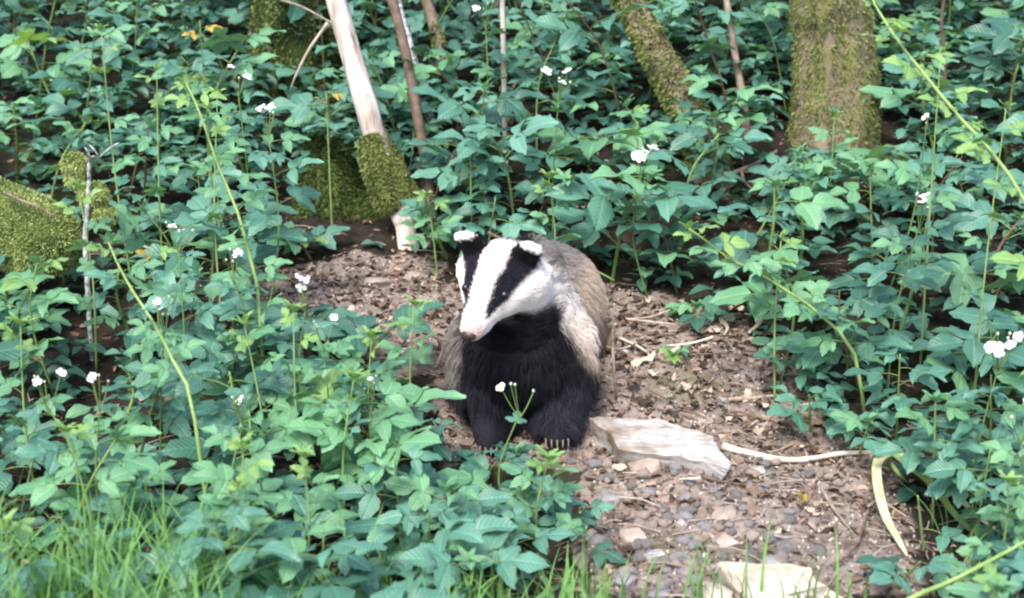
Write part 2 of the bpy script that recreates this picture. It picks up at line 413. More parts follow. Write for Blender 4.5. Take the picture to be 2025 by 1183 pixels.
ICO1, ICO2, ICO3, ICO4 = ico(1), ico(2), ico(3), ico(4)
BUD = mesh_from('bud', [Vector((v.x * .45, v.y * .45, v.z * .6 + .3)) for v in ICO1[0]], ICO1[1], M['bud'])

UP = Vector((0, 0, 1))
counter = {'leaf': 0, 'plant': 0}
def add_leaf(root, at, direc, s, tone, sep, rng, tilt=0.34, towards=0.42):
    up = Vector((rng.uniform(-tilt, tilt), rng.uniform(-tilt, tilt) - towards, 1))
    m = frame(at, direc, up, s)
    i = rng.randrange(8)
    if sep:
        lf = obj('leaf', PETIOLE[i], root, mat=m)
        for q, v in LAY[i][1]: obj('leaflet', LEAFLET[tone][v], lf, mat=q)
    else:
        lf = obj('leaf', JOINED[tone][i], root, mat=m)
    counter['leaf'] += 1
    return lf

def add_flowers(root, at, n, rng, s=0.013, spread=0.035):
    """a spray: stalks as one part, every flower a part"""
    mb = MB(); at = Vector(at)
    for k in range(n + 3):
        a = rng.uniform(0, 6.28); rr = spread * rng.uniform(0.25, 1.0)
        tp = at + Vector((math.cos(a) * rr, math.sin(a) * rr * 0.8 - 0.01, rng.uniform(0.0, 1.0) * spread))
        b = at - Vector((0, 0, spread * 1.2))
        V, F, UV = tube(smooth_path([b, b.lerp(tp, .5) + Vector((0, 0, -.004)), tp], 4), lambda t: 0.0011, 3, cap=False); mb.add(V, F, UV)
        if k < n:
            o = obj('flower', FLOWERS[rng.randrange(4)], root, mat=frame(tp, (rng.uniform(-1, 1), rng.uniform(-1, 1), 0), (rng.uniform(-.5, .5), -0.9, 0.8), s * rng.uniform(0.8, 1.15)))
        else:
            obj('bud', BUD, root, mat=frame(tp, (1, 0, 0.1), tp - b, s * 0.55))
    obj('flower_stalk', mb.mesh('flower_stalk', M['stem_green']), root)

def bramble(name, path, nleaf, size, tone, sep, rng, r0=0.0032, stem='stem_green', tips=None, t0=0.2, flowers=0, fsize=0.013, hdir=None, petdir_up=0.25, grow=True, tip_size=0.03):
    """path: world points, base first. Returns the root Empty."""
    base = Vector(path[0]); root = obj(name, None, loc=base)
    pts = smooth_path([Vector(p) - base for p in path], 14)
    V, F, UV = tube(pts, lambda t: r0 * (1.15 - 0.65 * t), 5)
    if r0 > .0035:
        for q in range(46):                # prickles along the cane
            i = rng.randrange(1, 14); p = pts[i].lerp(pts[i + 1], rng.random()); a = rng.uniform(0, 6.28); d = (pts[i + 1] - pts[i]).normalized(); o_ = (d.orthogonal().normalized() * math.cos(a) + d.cross(d.orthogonal()).normalized() * math.sin(a))
            b_ = len(V); V += [p + d * .003, p - d * .003, p + d.cross(o_) * .002, p + o_ * (r0 + .006) - d * .003]; UV += [(0, 0)] * 4; F += [(b_, b_ + 2, b_ + 3), (b_ + 2, b_ + 1, b_ + 3), (b_ + 1, b_, b_ + 3)]
    obj('stem', mesh_from('stem', V, F, M[stem], uv=UV), root)
    ph = rng.uniform(0, 6.28)
    for k in range(nleaf):
        t = t0 + (1 - t0) * (k + 0.5 * rng.random()) / nleaf
        f = t * 14; i = min(int(f), 13); p = pts[i].lerp(pts[i + 1], f - i)
        a = ph + k * 2.39996 + rng.uniform(-.4, .4)
        d = Vector((math.cos(a), math.sin(a) * 0.8, petdir_up + rng.uniform(-.25, .3)))
        sc = size * rng.uniform(0.78, 1.15) * (1.0 if t < 0.75 or not grow else 1.0 - 1.6 * (t - 0.75))
        tn = tone
        u = rng.random()
        if t > 0.82 and tips: tn = min(3, tone + 1)
        elif u < 0.15: tn = max(0, tone - 1)
        elif u > 0.998 and name == 'bramble': tn = 4
        elif u > 0.82: tn = min(2, tone + 1)
        add_leaf(root, p, d, sc, tn, sep, rng)
    if tips:
        obj('shoot_tip', TIPS[1 if tips == 2 else 0][rng.randrange(3)], root, mat=frame(pts[-1] - Vector((0, 0, 0.006)), (1, 0.1, 0), pts[-1] - pts[-2], tip_size * rng.uniform(0.85, 1.3)))
    if flowers: add_flowers(root, pts[-1] + Vector((0, 0, 0.03)), flowers, rng, fsize)
    counter['plant'] += 1
    return root

# ------------------------------------------------------------------ trees, trunks, logs
def moss_tufts(mesh, n, ln, mat, rng, mask=None, parent=None, down=0.5, wid=0.004, name='moss'):
    """fronds over a surface: one uncountable part"""
    me = mesh; P_ = np.array([v.co[:] for v in me.vertices]); cen = []; nor = []; ar = []; tri = []
    me.calc_loop_triangles()
    T = np.array([t.vertices[:] for t in me.loop_triangles]); A, B, C = P_[T[:, 0]], P_[T[:, 1]], P_[T[:, 2]]
    cr = np.cross(B - A, C - A); ar = np.linalg.norm(cr, axis=1); nr = cr / (ar[:, None] + 1e-9)
    idx = rng.choice(len(T), n, p=ar / ar.sum()); u = rng.rand(n, 1); v = rng.rand(n, 1); f = (u + v) > 1; u = np.where(f, 1 - u, u); v = np.where(f, 1 - v, v)
    pos = A[idx] + u * (B[idx] - A[idx]) + v * (C[idx] - A[idx]); nn = nr[idx]
    keep = np.ones(n, bool)
    if mask is not None: keep = np.array([mask(p) for p in pos])
    pos, nn = pos[keep], nn[keep]; n = len(pos)
    d = nn + 0.9 * rng.normal(size=(n, 3)) * 0.6; d[:, 2] -= down * 0.4; d /= np.linalg.norm(d, axis=1)[:, None]
    L = ln * rng.uniform(0.5, 1.5, (n, 1)); s = np.cross(d, rng.normal(size=(n, 3))); s /= np.linalg.norm(s, axis=1)[:, None]; s *= wid * rng.uniform(0.6, 1.4, (n, 1))
    g = np.array([0, 0, -1.0])
    p0 = pos - nn * 0.003; p1 = p0 + d * L * 0.6; p2 = p0 + d * L + g * L * down * 0.5
    V = np.stack([p0 - s * .6, p0 + s * .6, p1 + s, p1 - s, p2], 1).reshape(-1, 3)
    b = np.arange(n) * 5
    F = [(i, i + 1, i + 2, i + 3) for i in b] + [(i + 3, i + 2, i + 4) for i in b]
    o = obj(name, mesh_from(name, V.tolist(), F, mat), parent); o['kind'] = 'stuff'
    return o

def trunk_obj(parent, pts_r, ns, nseg, mat, name='trunk', ridge=0.06, seed=0, flare=None, lob=3):
    pts = smooth_path([p for p, r in pts_r], nseg); rs = [r for p, r in pts_r]
    def rad(t):
        q = t * (len(rs) - 1); i = min(int(q), len(rs) - 2); return rs[i] + (rs[i + 1] - rs[i]) * (q - i)
    def disp(t, a, p):
        v = 1 + ridge * 1.6 * n3(math.cos(a) * 1.3 + seed, math.sin(a) * 1.3, p.z * 2.0) + ridge * n3(math.cos(a) * 4 + seed, math.sin(a) * 4, p.z * 6) + ridge * 0.5 * n3(math.cos(a) * 9, math.sin(a) * 9 + seed, p.z * 22)
        if flare and t < flare: v += 0.30 * (1 - t / flare) ** 2 * (0.5 + 0.5 * math.cos(lob * a + seed))
        return v
    V, F, UV = tube(pts, rad, ns, disp)
    base = parent.location
    me = mesh_from(name, [v - base for v in V], F, mat, uv=UV)
    return obj(name, me, parent)

def tree(name, base):
    return obj(name, None, loc=Vector(base))

# large mossy tree, right
TY = 4.45
b0 = P(1648, 300, TY); 
t1 = tree('mossy_tree', (b0.x, b0.y, hgt(b0.x, b0.y)))
tag(t1, 'broad upright tree trunk thickly coated in green moss above the right bank', 'tree')
path = [((b0.x, b0.y, hgt(b0.x, b0.y) - 0.12), 0.19), ((b0.x, b0.y, b0.z + 0.02), 0.142), (tuple(P(1652, 180, TY)), 0.117), (tuple(P(1646, 60, TY)), 0.108), (tuple(P(1640, -60, TY)), 0.106),
        ((b0.x - 0.03, b0.y + 0.1, 2.0), 0.10), ((b0.x - 0.08, b0.y + 0.15, 2.9), 0.09), ((b0.x - 0.1, b0.y + 0.2, 3.8), 0.075)]
tr = trunk_obj(t1, [(Vector(p), r) for p, r in path], 56, 110, M['bark'], ridge=0.13, seed=2.1, flare=0.22, lob=4)
def mk(p):
    w = Vector(p) + t1.location
    strip = math.exp(-((p[0] + 0.060 - 0.03 * p[2]) / 0.02) ** 2) * (p[1] < 0)
    return noise.noise(w * 7) > -0.55 + 0.65 * strip * (1.2 if p[2] < 0.35 else 0.5)
moss_tufts(tr.data, 90000, 0.013, M['moss'], NP, mk, t1, wid=0.0017)
for i, (dx, dy, dz, ln) in enumerate(((-0.8, 0.2, 0.7, 0.9), (0.7, 0.4, 0.8, 1.0), (0.1, -0.5, 1.0, 0.8))):
    b = Vector((b0.x - 0.1, b0.y + 0.18, 3.3 + 0.15 * i)) - t1.location
    V, F, UV = tube(smooth_path([b, b + Vector((dx, dy, dz)) * ln * 0.5, b + Vector((dx * 1.1, dy, dz * 0.9)) * ln], 8), lambda t: 0.035 * (1 - 0.7 * t), 8)
    obj('limb', mesh_from('limb', V, F, M['bark'], uv=UV), t1)
# moss-covered root plate at its foot
def blob(center, rx, ry, rz, seed, amp=0.15, geo=None, fr=3.0):
    V0, F = geo or ICO4
    V = []
    for v in V0:
        k = 1 + amp * n3(v.x * fr + seed, v.y * fr, v.z * fr) + amp * 0.5 * n3(v.x * fr * 3, v.y * fr * 3 + seed, v.z * fr * 3)
        V.append(Vector((v.x * rx * k, v.y * ry * k, v.z * rz * k)))
    return V, F
def mound(name, at, r, seed, mat, tufts, label, cat, ln=0.014, rot=0, amp=0.2, core='moss_dark', wid=0.003, partname='body'):
    root = obj(name, None, loc=at); root.rotation_euler = (0, 0, rot); tag(root, label, cat)
    V, F = blob(None, r[0], r[1], r[2], seed, amp)
    bo = obj(partname, mesh_from(partname, V, F, M[core]), root)
    moss_tufts(bo.data, tufts * 2, ln * .85, M[mat], NP, None, root, wid=wid * .55)
    return root
g = G(1690, 335)
mound('mossy_root', Vector((g.x, g.y + 0.05, g.z - 0.01)), (0.22, 0.10, 0.06), 4.2, 'moss', 7000, 'low moss covered root spreading from the foot of the big mossy tree', 'root')

# leaning mossy trunk, top centre-right
LY = 4.5
root = tree('leaning_tree', Vector(P(1420, 395, LY - 0.35)))
root.location.z = hgt(root.location.x, root.location.y)
tag(root, 'slender leaning tree trunk with bright green moss, between the badger and the broad tree', 'tree')
pp = [(root.location - Vector((0, 0, .1)), 0.066), (P(1400, 320, LY - 0.3), 0.058), (P(1345, 190, LY - 0.15), 0.050), (P(1290, 95, LY), 0.044), (P(1235, -10, LY + .1), 0.042), (P(1130, -200, LY + .2), 0.05), (P(1000, -500, LY + .3), 0.045), (P(880, -800, LY + .4), 0.035)]
tr = trunk_obj(root, pp, 30, 90, M['bark'], ridge=0.12, seed=5.7)
moss_tufts(tr.data, 40000, 0.012, M['moss'], NP, lambda p: noise.noise((Vector(p) + root.location) * 6) > -0.6 and p[2] > 0.04, root, wid=0.003)

# dead pale trunk with a moss sleeve
DY = 3.95
root = tree('dead_leaning_trunk', P(818, 520, DY - 0.14)); root.location.z = hgt(root.location.x, root.location.y)
tag(root, 'pale barkless leaning dead trunk with a green moss sleeve near its foot', 'tree')
pp = [(root.location + Vector((0, 0, -.06)), 0.036), (P(802, 455, DY - .09), 0.028), (P(795, 430, DY - .08), 0.031), (P(783, 395, DY - .05), 0.034), (P(766, 345, DY - .02), 0.036), (P(742, 270, DY), 0.033), (P(722, 205, DY), 0.031), (P(698, 120, DY + .05), 0.030), (P(668, 10, DY + .08), 0.029), (P(620, -150, DY + .15), 0.028), (P(560, -360, DY + .2), 0.024), (P(505, -560, DY + .3), 0.016)]
tr = trunk_obj(root, pp, 22, 120, M['bare_wood'], ridge=0.09, seed=9.1)
sl = [(P(790, 412, DY - .06), 0.036), (P(782, 392, DY - .055), 0.052), (P(772, 360, DY - .04), 0.053), (P(760, 325, DY - .01), 0.048), (P(749, 295, DY), 0.043), (P(739, 264, DY), 0.031)]
tr = trunk_obj(root, sl, 26, 30, M['moss_dark'], name='moss_sleeve', ridge=0.42, seed=3.3)
o = moss_tufts(tr.data, 22000, 0.012, M['moss'], NP, None, root, wid=0.0015)

# thin stems
def pole(name, pts, r, mat, label, cat='sapling', ridge=0.08, ns=8, seed=1, base_to_ground=True):
    pts = [Vector(p) for p in pts]
    b = pts[0].copy()
    if base_to_ground: b.z = hgt(b.x, b.y)
    root = obj(name, None, loc=b); tag(root, label, cat)
    pp = ([(b - Vector((0, 0, .04)), r[0])] if base_to_ground else []) + [(p, r[0] + (r[1] - r[0]) * i / (len(pts) - 1)) for i, p in enumerate(pts)]
    return root, trunk_obj(root, pp, ns, 40, M[mat], name='stem', ridge=ridge, seed=seed)
rt, st = pole('dead_sapling', [P(852, 430, 4.0), P(845, 340, 4.02), P(825, 230, 4.05), P(803, 110, 4.1), P(772, -10, 4.15), P(720, -180, 4.2), P(680, -330, 4.3)], (0.017, 0.013), 'twig_dark', 'thin dark brown dead stem leaning beside the pale dead trunk')
V, F, UV = tube(smooth_path([P(845, 345, 4.02) - rt.location, P(815, 330, 4.05) - rt.location, P(790, 352, 4.1) - rt.location], 6), lambda t: 0.004 * (1 - .5 * t), 5)
obj('side_twig', mesh_from('side_twig', V, F, M['twig'], uv=UV), rt)
rt, st = pole('lichened_sapling', [P(875, 330, 4.5), P(855, 245, 4.5), P(835, 180, 4.5), P(812, 95, 4.5), P(790, 20, 4.55), P(760, -100, 4.6), P(700, -300, 4.7)], (0.016, 0.012), 'lichen', 'grey white lichened stem behind the dark brown stem')
rt, st = pole('mossy_sapling', [P(905, 250, 4.7), P(885, 150, 4.7), P(865, 75, 4.75), P(842, -10, 4.8), P(800, -180, 4.85)], (0.022, 0.018), 'bark', 'slim stem with patches of moss just right of the lichened stem')
moss_tufts(st.data, 3500, 0.011, M['moss'], NP, lambda p: noise.noise(Vector(p) * 5) > -0.05, rt)
pole('pale_sapling', [P(1000, 330, 4.3), P(997, 190, 4.3), P(995, 90, 4.3), P(993, -20, 4.3), P(990, -260, 4.35)], (0.009, 0.007), 'twig_pale', 'straight thin pale stem standing above the badger head')
pole('brown_sapling', [P(1475, 250, 4.4), P(1466, 180, 4.4), P(1452, 100, 4.42), P(1435, -10, 4.45), P(1400, -220, 4.5)], (0.014, 0.009), 'twig', 'slim brown stem between the leaning mossy trunk and the broad tree')
pole('dark_sapling', [P(1868, 250, 4.3), P(1868, 120, 4.3), P(1862, 40, 4.3), P(1872, -40, 4.32), P(1880, -200, 4.35)], (0.006, 0.004), 'stem_brown', 'thin dark stem behind the arching pale cane, right of the broad tree')

# mossy stump behind the pale trunk, and the mossy bole at the top
def mossy_stump(name, at, h, r0, r1, seed, label, lean=(0, 0), tufts=16000, mat='moss_dark'):
    root = tree(name, (at[0], at[1], 0)); root.location.z = hgt(at[0], at[1]); tag(root, label, 'stump' if h < 0.8 else 'tree')
    b = root.location
    pp = [(b + Vector((0, 0, -.08)), r0 * 1.2), (b + Vector((lean[0] * .3, lean[1] * .3, h * .3)), r0), (b + Vector((lean[0] * .7, lean[1] * .7, h * .7)), (r0 + r1) / 2), (b + Vector((lean[0], lean[1], h)), r1), (b + Vector((lean[0], lean[1], h + r1 * .35)), r1 * .55)]
    tr = trunk_obj(root, pp, 40, 36, M['moss_dark'], ridge=0.34, seed=seed, flare=0.4)
    moss_tufts(tr.data, tufts * 2, 0.015, M[mat], NP, None, root, wid=0.0018)
    return root
c = P(665, 400, 4.25)
mossy_stump('mossy_stump', (c.x, c.y), P(665, 285, 4.25).z - hgt(c.x, c.y), 0.115, 0.062, 1.4, 'dark mossy stump just left of the pale dead trunk', (-.03, 0))
c = P(712, 432, 4.12)
mound('mossy_boulder', Vector((c.x, c.y, c.z + .0)), (0.10, 0.08, 0.075), 7.7, 'moss_dark', 8000, 'dark mossy boulder between the mossy stump and the pale dead trunk', 'boulder', ln=0.016)
c = P(600, 70, 5.0)
mossy_stump('mossy_tree', (c.x, c.y), 2.2, 0.12, 0.09, 8.8, 'dark mossy tree trunk standing behind leaves at the top, left of the pale dead trunk', (-.2, .1), 22000, 'moss')

# mossy log, left
root = obj('mossy_log', None, loc=G(120, 520)); tag(root, 'rounded log covered in bright yellow green moss at the left edge', 'log')
b = root.location
pp = [(P(-260, 340, 3.75), 0.10), (P(-120, 390, 3.65), 0.10), (P(-20, 432, 3.55), 0.105), (P(55, 462, 3.48), 0.10), (P(105, 487, 3.42), 0.085), (P(138, 508, 3.40), 0.045)]
tr = trunk_obj(root, pp, 44, 44, M['moss_dark'], name='log_body', ridge=0.16, seed=6.1)
moss_tufts(tr.data, 60000, 0.010, M['moss_bright'], NP, None, root, wid=0.0014, down=0.2)
root = obj('fallen_twig', None, loc=P(10, 385, 3.36)); tag(root, 'brown twig lying across the top of the mossy log', 'twig')
V, F, UV = tube(smooth_path([P(8, 380, 3.40), P(45, 398, 3.37), P(75, 408, 3.36), P(108, 428, 3.34)], 10), lambda t: 0.0042 * (1 - .4 * t), 6, lambda t, a, p: 1 + .3 * n3(p.x, p.y, p.z, 60))
obj('stem', mesh_from('stem', [v - root.location for v in V], F, M['twig'], uv=UV), root)

# lichened upright twig with a mossy knob
LYY = 3.3
rt, st = pole('lichened_stick', [P(170, 500, LYY), P(170, 440, LYY), P(175, 385, LYY), P(176, 330, LYY), P(178, 312, LYY)], (0.0058, 0.0045), 'lichen', 'upright forked stick with white lichen and mossy knobs beside the mossy log', 'stick', ridge=0.35, ns=10)
for a, bb in (((178, 312), (168, 292)), ((178, 312), (196, 312)), ((196, 312), (236, 282)), ((196, 312), (176, 286))):
    V, F, UV = tube(smooth_path([P(*a, LYY) - rt.location, P((a[0] + bb[0]) / 2, (a[1] + bb[1]) / 2 - 3, LYY) - rt.location, P(*bb, LYY) - rt.location], 5), lambda t: 0.0028 * (1 - .5 * t), 6)
    obj('fork', mesh_from('fork', V, F, M['lichen'], uv=UV), rt)
for (px, py, r) in ((150, 325, .028), (185, 385, .034), (150, 352, .022), (200, 425, .03)):
    V, F = blob(None, r, r * .8, r * .9, px, .3, ICO3); q = P(px, py, LYY + .03) - rt.location
    kn = obj('moss_knob', mesh_from('moss_knob', V, F, M['moss_bright']), rt, loc=q)
    o = moss_tufts(kn.data, 3000, 0.010, M['moss_bright'], NP, None, kn, wid=0.0014)

# ------------------------------------------------------------------ stones
def slab(name, top_px, y0, z0, slope, thick, mat, label, cat='rock', seed=0, bottom_scale=0.9, shift=(0, 0)):
    """an angular slab whose top outline is given where it stands; top plane rises away from the camera"""
    W_ = []
    for px, py in top_px:
        d = ray(px, py); o = Vector((0, 0, CAM_Z))
        t = (z0 + slope * (0 - y0) - o.z) / (d.z - slope * d.y); W_.append(o + d * t)
    # densify the outline
    out = []
    for i, p in enumerate(W_):
        q = W_[(i + 1) % len(W_)]; n = max(2, int((q - p).length / 0.012))
        for k in range(n): out.append(p.lerp(q, k / n))
    n = len(out); cen = sum(out, Vector()) / n
    V = []; F = []
    rings = []
    def ring(fn): 
        idx = len(V); V.extend(fn(i, p) for i, p in enumerate(out)); rings.append(idx)
    for s in (0.12, 0.35, 0.6, 0.82, 0.95):
        ring(lambda i, p, s=s: cen.lerp(p, s) + Vector((0, 0, 0.007 * n3(p.x * s + seed, p.y * s + seed, s * 3, 14) + 0.004 * n3(p.x * s, p.y * s, seed, 60))))
    NL = 7
    for L in range(NL):
        f = L / (NL - 1)
        ring(lambda i, p, f=f, L=L: cen.lerp(p, 1.0 - (1 - bottom_scale) * f + 0.035 * n3(p.x * 25 + L * 3.1, p.y * 25, seed + L) ) + Vector((shift[0] * f, shift[1] * f, -0.004 - thick * f + 0.006 * n3(p.x, p.y, L * 1.7 + seed, 30))))
    for a, b in zip(rings, rings[1:]):
        for i in range(n):
            j = (i + 1) % n; F.append((a + i, b + i, b + j, a + j))
    V.append(cen + Vector((0, 0, 0.004))); c = len(V) - 1
    for i in range(n): F.append((c, rings[0] + i, rings[0] + (i + 1) % n))
    V.append(cen - Vector((0, 0, thick))); c = len(V) - 1
    for i in range(n): F.append((c, rings[-1] + (i + 1) % n, rings[-1] + i))
    loc = Vector((cen.x, cen.y, cen.z - thick))
    me = mesh_from(name, [v - loc for v in V], F, M[mat], smooth=False)
    return tag(obj(name, me, loc=loc), label, cat)
gz = G(1300, 915)
slab('flat_stone', [(1165, 822), (1225, 824), (1262, 826), (1300, 828), (1340, 838), (1385, 850), (1410, 862), (1425, 888), (1448, 912), (1440, 926), (1390, 908), (1330, 896), (1268, 892), (1225, 884), (1208, 858)],
     gz.y, gz.z + 0.050, 0.20, 0.080, 'stone_white', 'large flat white stone lying beside the front paws of the badger', seed=3.3, bottom_scale=0.84, shift=(-.01, .03))
g2 = G(1270, 905)
def stone(px, py, wpx, hpx, mat, label, seed, flat=0.62, amp=0.22, name='stone', rotz=None, group=None, cat='stone', geo=None):
    g = G(px, py + hpx * 0.25); r = wpx / 2 / FPX * g.y
    V, F = blob(None, r * 1.15, r * 1.0, max(r * 0.3, hpx / 1.8 / FPX * g.y), seed, amp, geo or ICO4, 1.4)
    # chip planes
    rr = random.Random(int(seed * 100))
    for _ in range(14):
        d = Vector((rr.uniform(-1, 1), rr.uniform(-1, 1), rr.uniform(-.6, 1))).normalized(); dd = r * rr.uniform(0.55, 0.82) * (0.6 + 0.4 * (1 - abs(d.z)))
        for i, v in enumerate(V):
            ex = v.dot(d) - dd
            if ex > 0: V[i] = v - d * ex
    V = [v + v.normalized() * (.0012 * n3(v.x + seed, v.y, v.z, 90)) for v in V]
    o = obj(name, mesh_from(name, V, F, M[mat], smooth=False), loc=(g.x, g.y, hgt(g.x, g.y) + r * 0.10)); o.rotation_euler = (rr.uniform(-.15, .15), rr.uniform(-.15, .15), 0)
    tag(o, label, cat, group); return o
stone(1275, 915, 120, 52, 'stone_pink', 'brown stone wedged under the flat white stone', 1.7)
gz = G(1540, 1170)
slab('angular_stone', [(1418, 1110), (1470, 1108), (1530, 1112), (1590, 1116), (1606, 1122), (1612, 1142), (1650, 1168), (1690, 1200), (1690, 1250), (1500, 1250), (1485, 1190), (1450, 1150)],
     gz.y, gz.z + 0.03, 0.5, 0.075, 'stone_cream', 'large angular cream stone at the bottom edge, right of centre', seed=8.3, bottom_scale=0.9, shift=(0, .02))
stone(1420, 1178, 100, 30, 'stone_cream', 'small flat cream stone just left of the large angular cream stone', 4.1)
stone(1355, 983, 56, 38, 'stone_grey', 'rounded grey stone in front of the flat white stone', 2.2, amp=.12)
stone(1440, 1010, 62, 48, 'stone_pink', 'rounded pink beige stone right of the grey stone', 3.8, amp=.15)
stone(1432, 1068, 78, 50, 'stone_pink', 'pinkish brown blocky stone above the large cream stone', 5.4)
stone(1351, 1036, 36, 26, 'stone_white', 'small bright white pebble below the rounded grey stone', 6.6, amp=.1)
stone(1296, 1100, 70, 38, 'stone_white', 'white chipped stone at the bottom of the path, left of the cream stones', 7.3)
stone(1345, 1108, 60, 32, 'stone_grey', 'grey stone touching the white chipped stone', 8.9)
stone(1232, 1145, 78, 46, 'stone_grey', 'pale grey stone at the bottom beside the grass', 9.4)
stone(1530, 1112, 80, 26, 'stone_grey', 'flat blue grey stone behind the large angular cream stone', 10.5)
stone(1300, 1178, 70, 22, 'stone_grey', 'flat grey stone cut by the bottom edge, left of the small cream stone', 11.2)
stone(1240, 692, 30, 26, 'stone_white', 'small white stone in the litter right of the badger flank', 12.9, amp=.1)
stone(1425, 790, 36, 20, 'stone_grey', 'small pale stone in the litter behind the flat white stone', 13.2)
stone(1185, 275, 80, 30, 'stone_pink', 'pale brown rock on the bank behind the badger, under leaves', 14.4)
stone(1245, 300, 60, 40, 'stone_pink', 'brown rock right beside the pale brown rock on the bank', 15.4)
stone(1400, 325, 50, 60, 'stone_pink', 'pinkish rock at the foot of the leaning mossy trunk', 16.4)
stone(1500, 930, 44, 20, 'stone_white', 'small pale stone under the long pale root', 17.1)
stone(740, 560, 70, 18, 'stone_pink', 'flat brown stone on the earth mound', 18.1)
stone(820, 548, 60, 18, 'stone_pink', 'flat beige stone on the earth mound next to the badger ear', 19.4)
stone(1205, 980, 60, 34, 'stone_grey', 'dull grey stone in front of the flat white stone, by the leaves', 20.3)
stone(1250, 1060, 66, 36, 'stone_pink', 'dull brown stone near the bottom, above the white chipped stone', 21.6)

rng = random.Random(21)
ST = []
for i in range(5):
    V, F = blob(None, 1, .8, .55, i * 3.7, .5, ICO2, 1.7); ST.append([mesh_from('pebble', V, F, M[m]) for m in ('stone_grey', 'stone_pink', 'stone_white')])
cnt = 0
for _ in range(1200):
    px, py = rng.uniform(1130, 1720), rng.uniform(900, 1183)
    if rng.random() > 0.5 + 0.5 * (1 if px < 1560 else -0.7): continue
    g = G(px, py)
    if not bare(g.x, g.y): continue
    r = rng.uniform(0.006, 0.015) * (1 + 0.7 * rng.random() ** 2)
    o = obj('pebble', ST[rng.randrange(5)][rng.choice((0, 0, 1, 1, 2, 2))], loc=(g.x, g.y, hfine(g.x, g.y) + r * .2)); o.scale = (r, r, r); o.rotation_euler = (rng.uniform(-.3, .3), rng.uniform(-.3, .3), rng.uniform(0, 6))
    tag(o, 'small pebble scattered on the bare path between the flat white stone and the cream stone', 'pebble', 'pebbles on the bare path'); cnt += 1
    if cnt >= 210: break

# gravel and crumbs: uncountable
def scatter_mesh(name, n, area, geo_fn, mat, label, kind='stuff'):
    mb = MB(); k = 0
    while k < n:
        x, y = area()
        if x is None: continue
        geo_fn(mb, x, y); k += 1
    o = obj(name, mb.mesh(name, mat)); tag(o, label, kind=kind); return o
rng = random.Random(5)
def area_bare():
    y = rng.uniform(2.1, 3.9); x = rng.uniform(-0.9, 1.0)
    return (x, y) if bare(x, y) else (None, None)
def area_any():
    y = 1.9 + 3.2 * rng.random() ** 1.3; x = rng.uniform(-1, 1) * (y * .38 + .1)
    return x, y
def peb(mb, x, y):
    r = rng.uniform(0.0015, 0.0055); z = hfine(x, y); e = Euler((rng.uniform(0, 6), rng.uniform(0, 6), rng.uniform(0, 6))).to_matrix()
    sx = Vector((1, rng.uniform(.5, 1), rng.uniform(.4, .8)))
    mb.add([e @ Vector((v.x * r * sx.x, v.y * r * sx.y, v.z * r * sx.z)) + Vector((x, y, z + r * .2)) for v in ICO1[0][:]], ICO1[1])
scatter_mesh('gravel', 5200, area_bare, peb, M['gravel'], 'fine gravel and soil crumbs over the bare earth')
def litter(mb, x, y, big=1.0):
    L = rng.uniform(0.008, 0.032) * big; w = L * rng.uniform(.25, .6); z = hfine(x, y) + rng.uniform(0.001, 0.008)
    a = rng.uniform(0, 6.28); m = frame((x, y, z), (math.cos(a), math.sin(a), rng.uniform(-.3, .3)), (rng.uniform(-.6, .6), rng.uniform(-.6, .6), 1), L)
    c = rng.uniform(-.35, .35)
    V = [Vector((-.5, 0, 0)), Vector((-.15, -w / L * .5, c)), Vector((-.1, 0, 0.05)), Vector((-.15, w / L * .5, c * rng.random())), Vector((.25, -w / L * .4, c)), Vector((.25, 0, .05)), Vector((.25, w / L * .4, c * .7)), Vector((.55, 0, -c * .6))]
    mb.add([m @ v for v in V], [(0, 1, 2), (0, 2, 3), (1, 4, 5, 2), (2, 5, 6, 3), (4, 7, 5), (5, 7, 6)], [(0.5, 0)] * 8)
scatter_mesh('leaf_litter', 6500, area_any, litter, M['dead_leaf'], 'brown crumbled leaf litter over the whole woodland floor')
def area_bareback():
    y = rng.uniform(2.6, 3.9); x = rng.uniform(-0.9, 1.0)
    return (x, y) if bare(x, y) else (None, None)
scatter_mesh('dense_litter', 2400, area_bareback, litter, M['dead_leaf'], 'thicker brown leaf crumbs on the bare earth around the badger')
def twiglet(mb, x, y):
    z = hfine(x, y) + 0.006; a = rng.uniform(0, 3.14); L = rng.uniform(0.02, 0.10)
    p0 = Vector((x, y, z)); d = Vector((math.cos(a), math.sin(a) * .8, rng.uniform(-.02, .14))) * L
    q = p0 + d * .5 + Vector((rng.uniform(-.1, .1), rng.uniform(-.1, .1), .05)) * L
    V, F, UV = tube([p0, q, p0 + d], lambda t: 0.0009 + 0.0008 * (L / .1), 3, cap=False); mb.add(V, F, UV)
scatter_mesh('twig_debris', 1100, area_any, twiglet, M['twig'], 'fine broken twigs scattered over the woodland floor')

